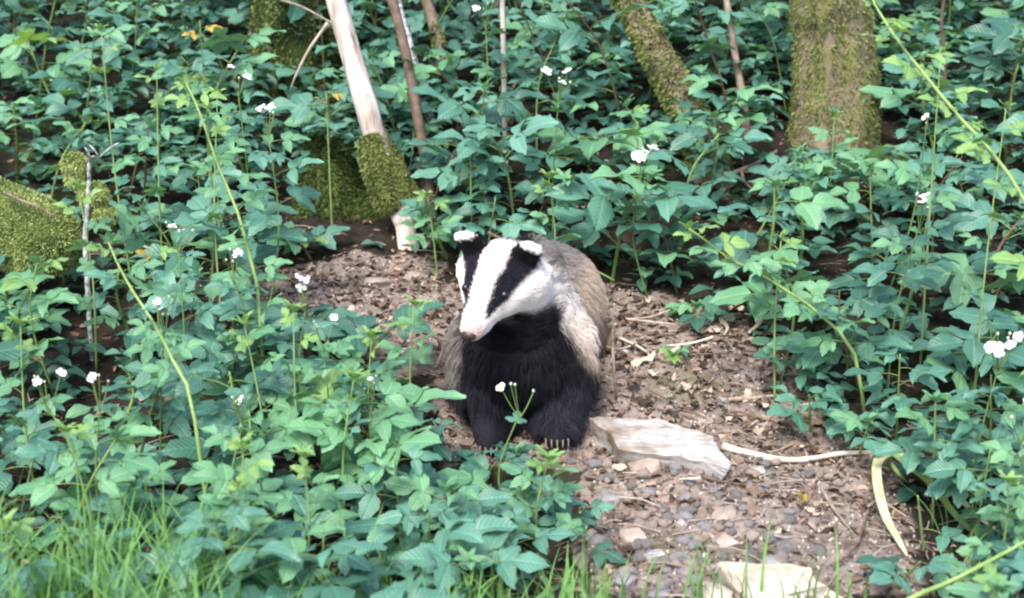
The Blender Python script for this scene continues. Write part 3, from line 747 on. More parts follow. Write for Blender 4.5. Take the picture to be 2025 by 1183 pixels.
# countable dead leaves
rng = random.Random(31)
def deadleaf_geo(r):
    V, F, UV = leaflet_geo(r, Wd=r.uniform(.45, .7), fold=r.uniform(-.3, .5), droop=r.uniform(-.3, .4), curl=.14)
    return V, F, UV
DL = []
for i in range(6):
    V, F, UV = deadleaf_geo(rng); DL.append([mesh_from('dead_leaf', V, F, M[m], uv=UV) for m in ('dead_leaf', 'dead_leaf_orange', 'dead_leaf_pale')] + [mesh_from('yellow_leaf', V, F, LEAF[4], uv=UV)])
def deadleaf(px, py, s, kind, label, group=None, lift=0.01, rot=None, name='dead_leaf', up=None):
    g = G(px, py); z = hfine(g.x, g.y) + lift; a = rng.uniform(0, 6.28) if rot is None else rot
    o = obj(name, DL[rng.randrange(6)][kind], mat=frame((g.x, g.y, z), (math.cos(a), math.sin(a), rng.uniform(-.1, .25)), up or (rng.uniform(-.5, .5), rng.uniform(-.8, .2), 1), s))
    return tag(o, label, 'dead leaf' if kind < 3 else 'leaf', group)
deadleaf(1245, 730, .062, 2, 'cream curled dead leaf on the soil right of the badger flank', rot=0.1)
deadleaf(1300, 712, .06, 2, 'narrow pale dead leaf right of the cream curled leaf', rot=0.3)
deadleaf(1390, 690, .04, 2, 'small pale dead leaf on the litter behind the flat white stone', rot=1.0)
deadleaf(1175, 372, .05, 1, 'rusty orange dead leaf on the bank above the badger back', rot=0.2)
deadleaf(1090, 1055, .05, 1, 'orange brown leaf on soil below the leaves in front of the badger', rot=0.2)
deadleaf(1330, 508, .035, 3, 'small bright yellow leaf on dark soil right of the badger', rot=0.4, name='yellow_leaf')
deadleaf(1585, 1010, .05, 3, 'yellow and green leaf standing on the bare path, left of the strap leaves', rot=1.3, lift=.02, up=(0, -1, .4), name='yellow_leaf')
for i in range(150):
    reg = rng.random()
    if reg < .6: px, py = rng.uniform(1190, 1650), rng.uniform(590, 900); t, gp = 'brown dead leaf lying on the litter slope right of the badger', 'dead leaves right of the badger'
    elif reg < .8: px, py = rng.uniform(400, 880), rng.uniform(520, 640); t, gp = 'brown dead leaf lying on the earth mound left of the badger', 'dead leaves on the earth mound'
    elif reg < .92: px, py = rng.uniform(1200, 1700), rng.uniform(920, 1180); t, gp = 'brown dead leaf lying on the stony path below the flat white stone', 'dead leaves on the stony path'
    else: px, py = rng.uniform(1100, 1500), rng.uniform(330, 480); t, gp = 'brown dead leaf lying on the bank above the badger', 'dead leaves on the bank'
    deadleaf(px, py, rng.uniform(.025, .055), rng.choice((0, 0, 0, 0, 2)), t, gp)

# ------------------------------------------------------------------ twigs, roots, straps
def twig(name, pts, r, mat, label, cat='twig', branches=(), seed=0):
    pts = [Vector(p) for p in pts]; b = min(pts, key=lambda q: q.z - hgt(q.x, q.y)).copy()
    root = obj(name, None, loc=b); tag(root, label, cat)
    for nm, pth, rr in [('stem', pts, r)] + [('branch', [Vector(q) for q in bp], br) for bp, br in branches]:
        V, F, UV = tube(smooth_path(pth, 18), lambda t: rr * (1.1 - .55 * t), 7, lambda t, a, p: 1 + .25 * n3(p.x + seed, p.y, p.z, 40))
        obj(nm, mesh_from(nm, [v - b for v in V], F, M[mat], uv=UV), root)
    return root
def GP(*pl, lift=0.012): return [G(px, py) + Vector((0, 0, lift)) for px, py in pl]
twig('pale_root', GP((1428, 893), (1480, 908), (1530, 918), (1590, 920), (1660, 908), (1740, 905)), 0.0085, 'twig_pale', 'long pale stick curving right from the flat white stone', 'stick')
twig('fallen_stick', GP((1400, 385), (1450, 362), (1500, 340), (1535, 318), lift=.03), 0.008, 'twig', 'forked brown stick on the bank left of the broad tree foot', 'stick',
     branches=[(GP((1465, 358), (1472, 380), (1495, 402), lift=.03), .005), (GP((1470, 360), (1500, 358), (1528, 344), lift=.03), .004)])
twig('fallen_stick', GP((1440, 800), (1490, 797), (1540, 792)), 0.005, 'twig', 'short brown stick on the litter behind the flat white stone', 'stick')
twig('bent_twig', GP((830, 695), (875, 730), lift=.06) + GP((862, 768), lift=.05), 0.004, 'twig', 'bent grey twig sticking out left of the badger chest', 'twig')
twig('curved_stick', GP((1500, 590), (1512, 620), (1500, 650), (1480, 668)), 0.008, 'twig_pale', 'curved pale stick on the slope below the right brambles', 'stick')
twig('curved_stick', GP((1425, 640), (1438, 658), (1432, 672)), 0.006, 'twig_pale', 'short pale curved stick right of the badger, left of the longer one', 'stick')
twig('dry_stalk', [G(1200, 700), G(1200, 700) + Vector((0.012, -0.01, 0.07)), P(1212, 690, G(1215, 800).y), G(1218, 800) + Vector((0, 0, .01))], 0.005, 'twig', 'thin upright dead stem at the right flank of the badger', 'twig')
twig('white_twig', GP((1225, 678), (1262, 695), (1285, 712)), 0.0035, 'twig_pale', 'short white twig right of the badger flank', 'twig')
twig('fallen_stick', GP((225, 500), (255, 510), (300, 528), lift=.05), 0.0065, 'twig_pale', 'pale stick on dark soil right of the lichened stick', 'stick')
twig('dead_branch', [P(648, 45, 4.0), P(610, 100, 4.0), P(585, 150, 4.0), P(575, 175, 4.02)], 0.0045, 'twig', 'thin dead branch bending down from the pale dead trunk', 'branch', branches=[([P(555, 0, 4.0), P(600, 15, 4.0), P(655, 45, 3.95)], .004)])
twig('dark_stick', GP((1800, 925), (1840, 935), (1890, 920), lift=.03), 0.008, 'twig_dark', 'dark curved stick in the hollow behind the strap leaves', 'stick')
twig('dead_cane', [P(1855, 870, 2.8), P(1920, 930, 2.75), P(1990, 1000, 2.65), P(2045, 1045, 2.6)], 0.004, 'twig', 'straight brown dead cane slanting down behind the strap leaves', 'cane')
twig('dead_cane', [P(1100, 470, 3.5), P(1130, 500, 3.5), P(1170, 530, 3.45), P(1215, 555, 3.4)], 0.004, 'stem_green', 'thin greenish cane slanting down behind the badger back', 'cane')
twig('dead_cane', [P(965, 460, 3.4), P(990, 472, 3.4), P(1015, 486, 3.38)], 0.004, 'twig', 'brown twig behind the badger head between its ears', 'twig')
twig('forked_twig', GP((1645, 1140), (1690, 1100), (1715, 1030), (1735, 980), lift=.02), 0.0035, 'twig', 'thin forked twig on soil left of the strap leaves', 'twig', branches=[(GP((1715, 1030), (1740, 1020), (1790, 1050), lift=.03), .0025)])
twig('red_twig', GP((1625, 980), (1650, 1020), (1685, 1065)), 0.004, 'twig', 'reddish brown twig on the path right of the yellow leaf', 'twig')
twig('grey_twig', GP((1205, 1080), (1235, 1110), (1260, 1140), lift=.02), 0.003, 'twig_dark', 'dark thin twig leaning over the grey stones at the bottom', 'twig')
rng = random.Random(77)
for i in range(34):
    if i < 20: px, py, t, gp = rng.uniform(1230, 1650), rng.uniform(610, 880), 'thin dead twig lying on the litter slope right of the badger', 'twigs right of the badger'
    elif i < 26: px, py, t, gp = rng.uniform(1250, 1750), rng.uniform(930, 1150), 'thin dead twig lying on the stony path', 'twigs on the stony path'
    else: px, py, t, gp = rng.uniform(0, 420), rng.uniform(300, 420), 'thin dead twig in the dark hollow above the mossy log', 'twigs above the mossy log'
    a = rng.uniform(0, 3.14); L = rng.uniform(40, 110)
    o = twig('fallen_twig', GP((px, py), (px + L * .5 * math.cos(a), py + L * .2 * math.sin(a) + rng.uniform(-6, 6)), (px + L * math.cos(a), py + L * .4 * math.sin(a)), lift=rng.uniform(.006, .03)), rng.uniform(.0015, .0035), rng.choice(('twig', 'twig_pale', 'twig_dark')), t); o['group'] = gp

def ribbon(pts, w, fold=.3, up=Vector((0, -0.6, 0.8)), n=22, taper=.15):
    path = smooth_path(pts, n); V, F, UV = [], [], []
    for i, p in enumerate(path):
        t = i / n; d = (path[min(i + 1, n)] - path[max(i - 1, 0)]).normalized(); s = d.cross(up).normalized(); nn = s.cross(d)
        ww = w * (math.sin(math.pi * min(1, max(0.02, t * .88 + .10))) ** .6)
        for k in (-1, 0, 1): V.append(p + s * ww * k + nn * (abs(k) * fold * ww)); UV.append((.5 + .5 * k, t))
    for i in range(n):
        for k in range(2): a = i * 3 + k; F.append((a, a + 3, a + 4, a + 1))
    return V, F, UV
def strap_plant():
    base = G(1752, 925); root = obj('strap_leaf_plant', None, loc=base); tag(root, 'withered plant with long curling yellow green strap leaves at lower right', 'plant')
    def Q(px, py, l): return P(px, py, G(px, py).y - l)
    def sl(pts, w, m, nm='strap_leaf', lab=None):
        V, F, UV = ribbon([Vector(p) - base for p in pts], w); o = obj(nm, mesh_from(nm, V, F, M[m], uv=UV), root)
        if lab: o['label'] = lab
    sl([base, Q(1756, 900, .12), Q(1735, 915, .16), Q(1735, 960, .15), Q(1750, 1020, .11), Q(1774, 1065, .06), Q(1794, 1100, .02)], .0095, 'strap', lab='broad pale strap leaf looping down')
    sl([base, Q(1765, 900, .12), Q(1800, 925, .15), Q(1845, 960, .14), Q(1885, 1015, .12), Q(1935, 1060, .08), Q(2000, 1090, .03)], .008, 'strap_green')
    sl([base, Q(1770, 896, .12), Q(1830, 925, .16), Q(1880, 965, .15), Q(1930, 1020, .12), Q(1990, 1060, .08), Q(2040, 1100, .03)], .006, 'strap')
    sl([base, Q(1758, 912, .08), Q(1775, 935, .08), Q(1795, 955, .04)], .004, 'strap_green')
strap_plant()

# ------------------------------------------------------------------ the badger
rs0 = random.Random(4)
def badger():
    by = 2.97; K = 1.10
    foot = Vector((0.02, by, hgt(0.02, by)))
    root = obj('badger', None, loc=foot); tag(root, 'black and white striped badger standing and facing the camera with its head turned', 'badger')
    gz = foot.z
    C = P(982, 553, 2.86); NO = P(936, 640, 2.765)
    F_ = (NO - C).normalized(); T_ = Vector((0.10, 0, 1)); T_ = (T_ - F_ * T_.dot(F_)).normalized(); S_ = F_.cross(T_)
    if S_.x > 0: S_ = -S_
    NO = C + F_ * 0.135 * K
    prims = []   # (a, b, ra, rb) world
    def cap(a, b, ra, rb): prims.append((np.array(a), np.array(b), ra, rb))
    A = Vector((0.022, 3.00, gz + 0.200)); B = Vector((0.072, 3.32, gz + 0.225))
    cap(A, B, 0.122, 0.136)
    cap(Vector((0.02, 3.0, gz + .185)), Vector((0.06, 3.34, gz + .21)), 0.108, 0.13)
    cap(B, B + Vector((.03, .12, -.05)), 0.135, 0.09)
    cap(A + Vector((0.0, -.01, .05)), C - F_ * 0.045 + Vector((0, 0, -0.02)), 0.105, 0.070)           # neck
    cap(A + Vector((.02, .02, .06)), C - F_ * 0.06 + Vector((0.05, 0.05, -0.03)), 0.10, 0.06)
    for sx, px, py, yy in ((-1, 972, 862, 2.93), (1, 1100, 860, 2.93)):
        pw = Vector((P(px, py, yy).x, yy, hgt(P(px, py, yy).x, yy) + .03))
        sh = Vector((A.x + sx * .078, 3.0, gz + .20)); el = Vector((A.x + sx * 0.082, 2.99, gz + .12))
        cap(sh, el, .078, .064); cap(el, pw + Vector((0, 0.012, .02)), .060, .040); cap(pw + Vector((0, .01, 0)), pw + Vector((0, -.035, -.008)), .034, .028)
    for sx in (-1, 1):
        hp = B + Vector((sx * .075, 0, -.05)); hx = B.x + sx * .10; hw = Vector((hx, 3.32, hgt(hx, 3.32) + .03))
        cap(hp, hw, .090, .045); cap(hw, hw + Vector((0, -.05, -.015)), .036, .03)
    # head
    cap(C - F_ * .015, C + F_ * .03, .060, .049)
    cap(C + F_ * .03, NO - F_ * .012 - T_ * .006, .046, .0245)
    for s in (-1, 1):
        cap(C + S_ * (.050 * s) - T_ * .018 - F_ * .028, C + S_ * (.031 * s) - T_ * .017 + F_ * .030, .049, .032)
    cap(C - T_ * .028 + F_ * .0, NO - T_ * .022 - F_ * .035, .032, .015)
    ears = []
    for s in (-1, 1):
        e = C + S_ * (.054 * s) + T_ * .030 - F_ * .030
        e2 = e + S_ * (.015 * s) + T_ * .036 - F_ * .002 + Vector((0, 0, .010))
        ears.append((np.array(e), np.array(e2)))
        for q in (-1, 0, 1):
            cap(e + S_ * (0.010 * q), e2 + S_ * (0.017 * q) - T_ * .007 * abs(q), .0130, .0115)
    # surface nets over a smooth union
    lo = np.array([-0.24, 2.68, gz - .06]); hi = np.array([0.36, 3.62, gz + .56]); h = 0.0068
    n = ((hi - lo) / h).astype(int) + 1
    ax = [lo[i] + h * np.arange(n[i]) for i in range(3)]
    Xg = np.stack(np.meshgrid(*ax, indexing='ij'), -1)
    D = np.full(n, 10.0)
    kk = 0.022
    for i, (a, b, ra, rb) in enumerate(prims):
        ear = max(ra, rb) < .0135
        ab = b - a; t = np.clip(((Xg - a) @ ab) / (ab @ ab + 1e-12), 0, 1)
        d = np.linalg.norm(Xg - (a + t[..., None] * ab), axis=-1) - (ra + (rb - ra) * t)
        k_ = 0.007 if ear else kk
        hh = np.maximum(k_ - np.abs(D - d), 0) / k_
        D = np.minimum(D, d) - hh * hh * k_ * .25
    ins = D < 0
    sub = lambda A_, i, j, k: A_[i:n[0] - 1 + i, j:n[1] - 1 + j, k:n[2] - 1 + k]
    cs = [(i, j, k) for i in (0, 1) for j in (0, 1) for k in (0, 1)]
    cnt = sum(sub(ins, *c).astype(int) for c in cs); mixed = (cnt > 0) & (cnt < 8)
    acc = np.zeros((*mixed.shape, 3)); w = np.zeros(mixed.shape)
    for c in cs:
        for ax_ in range(3):
            if c[ax_] == 0:
                c2 = list(c); c2[ax_] = 1
                d1, d2 = sub(D, *c), sub(D, *c2); cr = (d1 < 0) != (d2 < 0)
                t = np.where(cr, d1 / (d1 - d2 + 1e-12), 0)
                p = np.zeros((*mixed.shape, 3)); p[..., :] = c; p[..., ax_] = t
                acc += np.where(cr[..., None], p, 0); w += cr
    ii = np.argwhere(mixed); idm = -np.ones(mixed.shape, int); idm[mixed] = np.arange(len(ii))
    V = lo + h * (ii + acc[mixed] / w[mixed][:, None])
    Fc = []
    for ax_ in range(3):
        o1, o2 = (ax_ + 1) % 3, (ax_ + 2) % 3
        sl1 = [slice(None)] * 3; sl2 = [slice(None)] * 3; sl1[ax_] = slice(0, -1); sl2[ax_] = slice(1, None)
        e1, e2 = ins[tuple(sl1)], ins[tuple(sl2)]
        for flip in (0, 1):
            E = np.argwhere((e1 & ~e2) if not flip else (~e1 & e2))
            E = E[(E[:, o1] > 0) & (E[:, o2] > 0) & (E[:, o1] < n[o1] - 1) & (E[:, o2] < n[o2] - 1)]
            def g(da, db):
                q = E.copy(); q[:, o1] -= da; q[:, o2] -= db; return idm[q[:, 0], q[:, 1], q[:, 2]]
            quad = np.stack([g(1, 1), g(0, 1), g(0, 0), g(1, 0)], 1)
            Fc.append(quad[:, ::-1] if flip else quad)
    Fc = np.concatenate(Fc); Fc = Fc[(Fc >= 0).all(1)]
    # relax a little
    for _ in range(2):
        s_ = np.zeros_like(V); c_ = np.zeros(len(V))
        for a_, b_ in ((0, 1), (1, 2), (2, 3), (3, 0)):
            np.add.at(s_, Fc[:, a_], V[Fc[:, b_]]); np.add.at(s_, Fc[:, b_], V[Fc[:, a_]]); np.add.at(c_, Fc[:, a_], 1); np.add.at(c_, Fc[:, b_], 1)
        V = V * .5 + .5 * s_ / c_[:, None]
    Cn, Fn, Tn, Sn = (np.array(q) for q in (C, F_, T_, S_))
    An, Bn = np.array(A), np.array(B)
    def sm(a, b, x): t = np.clip((x - a) / (b - a), 0, 1); return t * t * (3 - 2 * t)
    def colour(Pp, jit):
        """coat pattern of a badger plus leg sheen painted in: value by place on the body. returns rgb, hair length"""
        d = Pp - Cn; f = d @ Fn; s = d @ Sn; t = d @ Tn; a_s = np.abs(s)
        N_ = len(Pp)
        grey = np.array([.22, .20, .19]); white = np.array([.90, .84, .81]); black = np.array([.010, .010, .014]); tan = np.array([.52, .41, .33]); pink = np.array([.55, .36, .32])
        # body
        x, y, z = Pp[:, 0], Pp[:, 1], Pp[:, 2] - gz
        ax_ = (Bn - An); u = ((Pp - An) @ ax_) / (ax_ @ ax_); cx = An[0] + u * ax_[0]; lat = x - cx
        col = np.tile(grey, (N_, 1)) * (0.75 + .6 * jit[:, None])
        flank = sm(.05, .11, lat) * sm(.44, .32, z)
        col = col + (tan * (0.75 + .5 * jit[:, None]) - col) * flank[:, None] * .85
        lim = np.interp(z, [.10, .16, .22, .28, .33, .38, .44], [.17, .15, .12, .085, .055, .035, .02]) + .012 * (jit - .5)
        fy = sm(An[1] + .06, An[1] + .01, y)
        front = fy * sm(lim + .012, lim - .012, lat) * sm(-.122, -.104, lat)
        legs = sm(.15, .12, z) * sm(An[1] + .16, An[1] + .08, y)
        under = sm(.12, .08, z - .25 * np.maximum(0, y - An[1]))
        blk = np.clip(front + legs + under, 0, 1)
        ln = np.full(N_, .030) + .012 * (z < .2)
        # pale cheek band running back along the neck to the shoulder
        right = sm(lim - .01, lim + .01, lat) * sm(lim + .065, lim + .03, lat) * sm(.17, .25, z) * sm(An[1] + .09, An[1] + .04, y) * sm(.40, .34, z)
        band = right
        col = col * (1 - blk[:, None]) + black * (0.8 + .8 * jit[:, None] + 1.6 * (sm(.20, .10, z) * sm(.03, .07, np.abs(lat)))[:, None]) * blk[:, None]  # black lifted on the lower legs: their sheen painted into the coat colour
        bw = np.clip(right * (.50 + .45 * sm(.24, .34, z)), 0, 1)
        col = col * (1 - bw[:, None]) + white * (0.85 + .2 * jit[:, None]) * bw[:, None]
        # head
        f, s, t = f / K, s / K, t / K; a_s = np.abs(s); hm = sm(-.085, -.055, f) * sm(.125, .110, np.sqrt(s ** 2 + t ** 2)) * sm(-.085, -.065, t)
        ang = np.degrees(np.arctan2(a_s, t + .006))
        wst = np.interp(f, [-.10, -.03, .05, .10, .125, .14], [.027, .029, .019, .018, .030, .04])
        bst = np.interp(f, [-.10, -.03, .05, .10, .125], [94, 70, 70, 70, 36])
        white_top = sm(wst + .003, wst - .003, a_s) * (t > -.01)
        black_st = (1 - white_top) * sm(bst + 5, bst - 5, ang) * sm(.122, .112, f)
        chin = sm(126, 138, ang) * sm(.06, .03, f)
        hc = np.tile(white, (N_, 1)) * (0.9 + .15 * jit[:, None])
        hc = hc * (1 - black_st[:, None]) + np.array([.014, .014, .022]) * (.7 + 1.2 * jit[:, None]) * black_st[:, None]
        hc = hc * (1 - chin[:, None]) + black * chin[:, None]
        bk = (sm(-.055, -.080, f) * sm(-.02, .012, t))[:, None]; hc = hc * (1 - bk) + grey * (.8 + .6 * jit[:, None]) * bk
        nt_ = sm(.112, .132, f)[:, None]; hc = hc * (1 - nt_) + (pink * .6 + white * .4) * nt_
        hm_ = hm[:, None]
        col = col * (1 - hm_) + hc * hm_
        ln = ln * (1 - hm) + (.009 + .010 * sm(.03, -.06, f) * sm(60, 90, ang)) * hm
        for e, e2 in ears:
            de = np.linalg.norm(Pp - e, axis=1); ab = e2 - e; tt = ((Pp - e) @ ab) / (ab @ ab)
            near = (np.linalg.norm(Pp - (e + np.clip(tt, 0, 1)[:, None] * ab), axis=1) < .036) & (tt > .15)
            tipw = near & (tt > .92)
            col[near] = np.array([.012, .010, .012]); col[tipw] = white
            ln[near] = .008
        ln = np.where(f > .11, .004, ln)
        return np.clip(col, 0, 1), ln
    jit = NP.rand(len(V))
    vc, _ = colour(V, jit * 0 + .4)
    # fur and skin materials read the coat pattern
    def coat(name, attr, rough):
        k = N(name); a = k.n('ShaderNodeAttribute'); a.attribute_name = attr
        nz = k.noise(260, 3, .7); c = k.mix(k.math('MULTIPLY', nz, .35), a.outputs['Color'], (0.02, 0.02, 0.02), 'MULTIPLY') if attr == 'coat_base' else a.outputs['Color']
        k.l(c, k.b.inputs['Base Color']); k.b.inputs['Roughness'].default_value = rough; k.b.inputs['Specular IOR Level'].default_value = .12
        return k.m
    ms, mf = coat('badger_skin', 'coat_base', .9), coat('badger_fur', 'coat', .75)
    me = mesh_from('badger_body', (V - np.array(foot)).tolist(), Fc.tolist(), ms)
    at = me.attributes.new('coat_base', 'FLOAT_COLOR', 'POINT'); at.data.foreach_set('color', np.c_[vc * .85, np.ones(len(vc))].astype(np.float32).ravel())
    obj('body', me, root)
    # fur strands
    me.calc_loop_triangles(); T = np.array([t.vertices[:] for t in me.loop_triangles]); a_, b_, c_ = V[T[:, 0]], V[T[:, 1]], V[T[:, 2]]
    cr = np.cross(b_ - a_, c_ - a_); ar = np.linalg.norm(cr, axis=1)
    fr = (a_ + b_ + c_) / 3; hw = 1 + 2.2 * (np.linalg.norm(fr - Cn, axis=1) < .17)
    nS = 105000
    idx = NP.choice(len(T), nS, p=(ar * hw) / (ar * hw).sum()); u = NP.rand(nS, 1); v = NP.rand(nS, 1); fl = (u + v) > 1; u = np.where(fl, 1 - u, u); v = np.where(fl, 1 - v, v)
    pos = a_[idx] + u * (b_[idx] - a_[idx]) + v * (c_[idx] - a_[idx])
    vn = np.zeros_like(V); 
    for q in range(3): np.add.at(vn, T[:, q], cr)
    vn /= np.linalg.norm(vn, axis=1)[:, None] + 1e-12
    nn = vn[T[idx, 0]] * (1 - u - v) + vn[T[idx, 1]] * u + vn[T[idx, 2]] * v; nn /= np.linalg.norm(nn, axis=1)[:, None]
    jt = NP.rand(nS)
    clump = np.array([noise.noise(Vector(p) * 55) for p in pos]) * 1.2
    pj = pos + NP.normal(size=pos.shape) * .0022
    cc, ln = colour(pj, np.clip(jt * .8 + clump * .5 + .1, 0, 1.2))
    # comb direction: back along head, down and back along body
    dh = (pos - Cn) @ Fn
    w = np.clip((dh + .14) / .06, 0, 1)[:, None] * (np.linalg.norm(pos - Cn, axis=1) < .17)[:, None]
    comb = w * (-Fn * 1.0 + .25 * np.sign(((pos - Cn) @ Sn))[:, None] * Sn) + (1 - w) * np.array([0, .35, -1.0])
    comb = comb - nn * (comb * nn).sum(1)[:, None]; comb /= np.linalg.norm(comb, axis=1)[:, None] + 1e-6
    stiff = np.where(w[:, 0] > .5, .35, .55)[:, None]
    d = nn * stiff + comb * .8 + NP.normal(size=pos.shape) * .16 + 0.42 * np.stack([clump, -clump, clump * 0], 1); d /= np.linalg.norm(d, axis=1)[:, None]
    L = (ln * NP.uniform(.6, 1.2, nS))[:, None]
    pts = np.stack([pos - nn * .002, pos + d * L * .4, pos + (d * .8 + comb * .2) * L * .75, pos + (d * .6 + comb * .4) * L + np.array([0, 0, -.12]) * L], 1) - np.array(foot)
    hc = bpy.data.hair_curves.new('fur'); hc.add_curves([4] * nS)
    hc.attributes['position'].data.foreach_set('vector', pts.reshape(-1).astype(np.float32))
    ra = hc.attributes.get('radius') or hc.attributes.new('radius', 'FLOAT', 'POINT')
    rr = np.tile(np.array([.00042, .00042, .00032, .00008]), nS) * np.repeat(np.where(w[:, 0] > .5, .8, 1.25), 4)
    ra.data.foreach_set('value', rr.astype(np.float32))
    ca = hc.attributes.new('coat', 'FLOAT_COLOR', 'POINT'); ca.data.foreach_set('color', np.repeat(np.c_[cc, np.ones(nS)], 4, axis=0).astype(np.float32).ravel())
    hc.materials.append(mf)
    fo = obj('fur', hc, root); fo['kind'] = 'stuff'
    # eyes, nose, claws
    ke = N('badger_eye'); ke.b.inputs['Base Color'].default_value = (.01, .008, .008, 1); ke.b.inputs['Roughness'].default_value = .05
    kn = N('badger_nose'); kn.b.inputs['Base Color'].default_value = (.045, .022, .020, 1); kn.b.inputs['Roughness'].default_value = .35
    kc = N('badger_claw'); kc.b.inputs['Base Color'].default_value = (.22, .17, .12, 1)
    for s in (-1, 1):
        p = C + F_ * .055 + S_ * (.043 * s) + T_ * .020
        obj('eye', mesh_from('eye', [v * .0100 for v in ICO2[0]], ICO2[1], ke.m), root, loc=p - foot)
    V2 = [Vector((v.x * .0165, v.y * .011, v.z * .012 * (1 if v.z > 0 else .8))) for v in ICO3[0]]
    no = obj('nose', mesh_from('nose', V2, ICO3[1], kn.m), root, mat=Matrix.Translation(-foot) @ frame(NO + F_ * .007 - T_ * .006, S_, T_))
    for px, py, yy in ((972, 862, 2.93), (1100, 860, 2.93)):
        X = P(px, py, yy).x
        for k_ in range(5):
            xx = X - .024 + .012 * k_; y0 = yy - .052 - .006 * (1 - abs(k_ - 2) / 2); z0 = hgt(X, yy) + .022
            V3, F3, _ = tube(smooth_path([(xx, y0, z0), (xx, y0 - .012, z0 - .003), (xx, y0 - .022, z0 - .012)], 5), lambda t: .0032 * (1 - .8 * t), 5)
            obj('claw', mesh_from('claw', [v - foot for v in V3], F3, kc.m), root)
badger()

# ------------------------------------------------------------------ brambles: special ones first
rs = random.Random(99)
def canopy(name, px_path, y_path, nleaf, size, tone, label, cat='bramble', **kw):
    """px_path gives the points of the cane where it stands, at the distances of y_path (base first, from the ground)"""
    pts = [P(*p, y) for p, y in zip(px_path, y_path)]
    g_ = hgt(pts[0].x, pts[0].y)
    if pts[0].z > g_ + .02: q_ = pts[0] - (pts[1] - pts[0]) * .5; pts.insert(0, Vector((q_.x, pts[0].y + .02, g_ - .01)))
    r_ = bramble(name, pts, nleaf, size, tone, kw.pop('sep', True), rs, **kw); tag(r_, label, cat); return r_
# long arching cane at the right
canopy('bramble_cane', [(2075, 640), (2060, 470), (1985, 330), (1900, 235), (1830, 150), (1775, 80), (1725, 0), (1690, -90)], [2.55, 2.55, 2.6, 2.65, 2.7, 2.75, 2.8, 2.85], 22, .048, 3,
       'long pale cane arching up and left, in front of and right of the broad tree', 'bramble cane', stem='cane_pale', r0=.0042, t0=.1, grow=False, tips=2)
canopy('bramble_cane', [(1690, 700), (1622, 622), (1560, 578), (1500, 540), (1440, 510), (1395, 475), (1362, 452)], [2.95, 2.95, 2.95, 2.95, 2.95, 2.95, 2.95], 16, .050, 2,
       'pale green cane pointing left with fresh leaves, right of the badger head', 'bramble cane', stem='cane_pale', r0=.0040, t0=.1, tips=2)
canopy('bramble_cane', [(512, 600), (500, 530), (470, 420), (432, 330), (405, 250), (385, 200), (368, 165)], [2.95, 2.95, 2.97, 3.0, 3.02, 3.03, 3.05], 18, .046, 2,
       'upright pale green cane with a fresh tip standing left of the mossy stump', 'bramble cane', stem='cane_pale', r0=.0040, t0=.12, tips=2)
canopy('bramble_cane', [(380, 800), (345, 720), (305, 640), (262, 575), (232, 520), (215, 480)], [2.45, 2.5, 2.52, 2.56, 2.6, 2.62], 10, .044, 2,
       'pale green cane slanting up left in the lower left brambles', 'bramble cane', stem='cane_pale', r0=.0036, t0=.2, tips=1)
canopy('bramble_cane', [(1720, 1260), (1790, 1190), (1880, 1150), (1960, 1108), (2030, 1070), (2100, 1030)], [2.1, 2.1, 2.12, 2.14, 2.16, 2.2], 2, .030, 3,
       'thick bright green cane crossing the lower right corner', 'bramble cane', stem='cane_pale', r0=.0046, t0=.6)
# flowering sprays
FL = [(530, 240, 3.3, 3, 'flowering bramble with a white cluster left of the mossy stump, below the yellow leaves', .013),
      (470, 158, 3.5, 2, 'flowering bramble with a small white cluster high above the pale upright cane', .012),
      (352, 462, 2.95, 3, 'flowering bramble with one white flower right of the lichened stick', .012),
      (603, 580, 2.85, 3, 'flowering bramble with white flowers in front of the earth mound', .013),
      (462, 525, 2.9, 2, 'flowering bramble with small white flowers left of the upright pale cane foot', .011),
      (1105, 168, 3.7, 3, 'flowering bramble with two white flowers at the top, above the badger back', .015),
      (1270, 315, 3.5, 4, 'flowering bramble with a round white cluster right of the badger, below the leaning mossy trunk', .016),
      (1820, 415, 3.0, 2, 'flowering bramble with one white flower right of the broad tree foot', .013),
      (1830, 250, 3.5, 1, 'flowering bramble with a tiny white flower behind the long arching cane', .013),
      (1978, 690, 2.55, 6, 'flowering bramble with a large white cluster at the right edge', .012),
      (2022, 832, 2.4, 2, 'flowering bramble with a white flower cut by the right edge', .014),
      (1028, 785, 2.55, 1, 'flowering bramble with a white flower in front of the badger chest', .012),
      (195, 770, 2.4, 2, 'flowering bramble with small pale buds in the lower left patch', .009),
      (95, 775, 2.4, 2, 'flowering bramble with pale buds at the lower left edge', .009),
      (480, 800, 2.4, 1, 'flowering bramble with tiny buds in the middle of the lower left patch', .009),
      (640, 650, 2.6, 1, 'flowering bramble with buds just left of the bent grey twig', .009),
      (322, 625, 2.7, 3, 'flowering bramble with pale fresh leaves and buds above the lower left patch', .010),
      (960, 20, 4.2, 2, 'flowering bramble with buds beside the straight pale stem at the top', .012),
      (735, 760, 2.55, 1, 'flowering bramble with buds left of the badger legs', .008)]
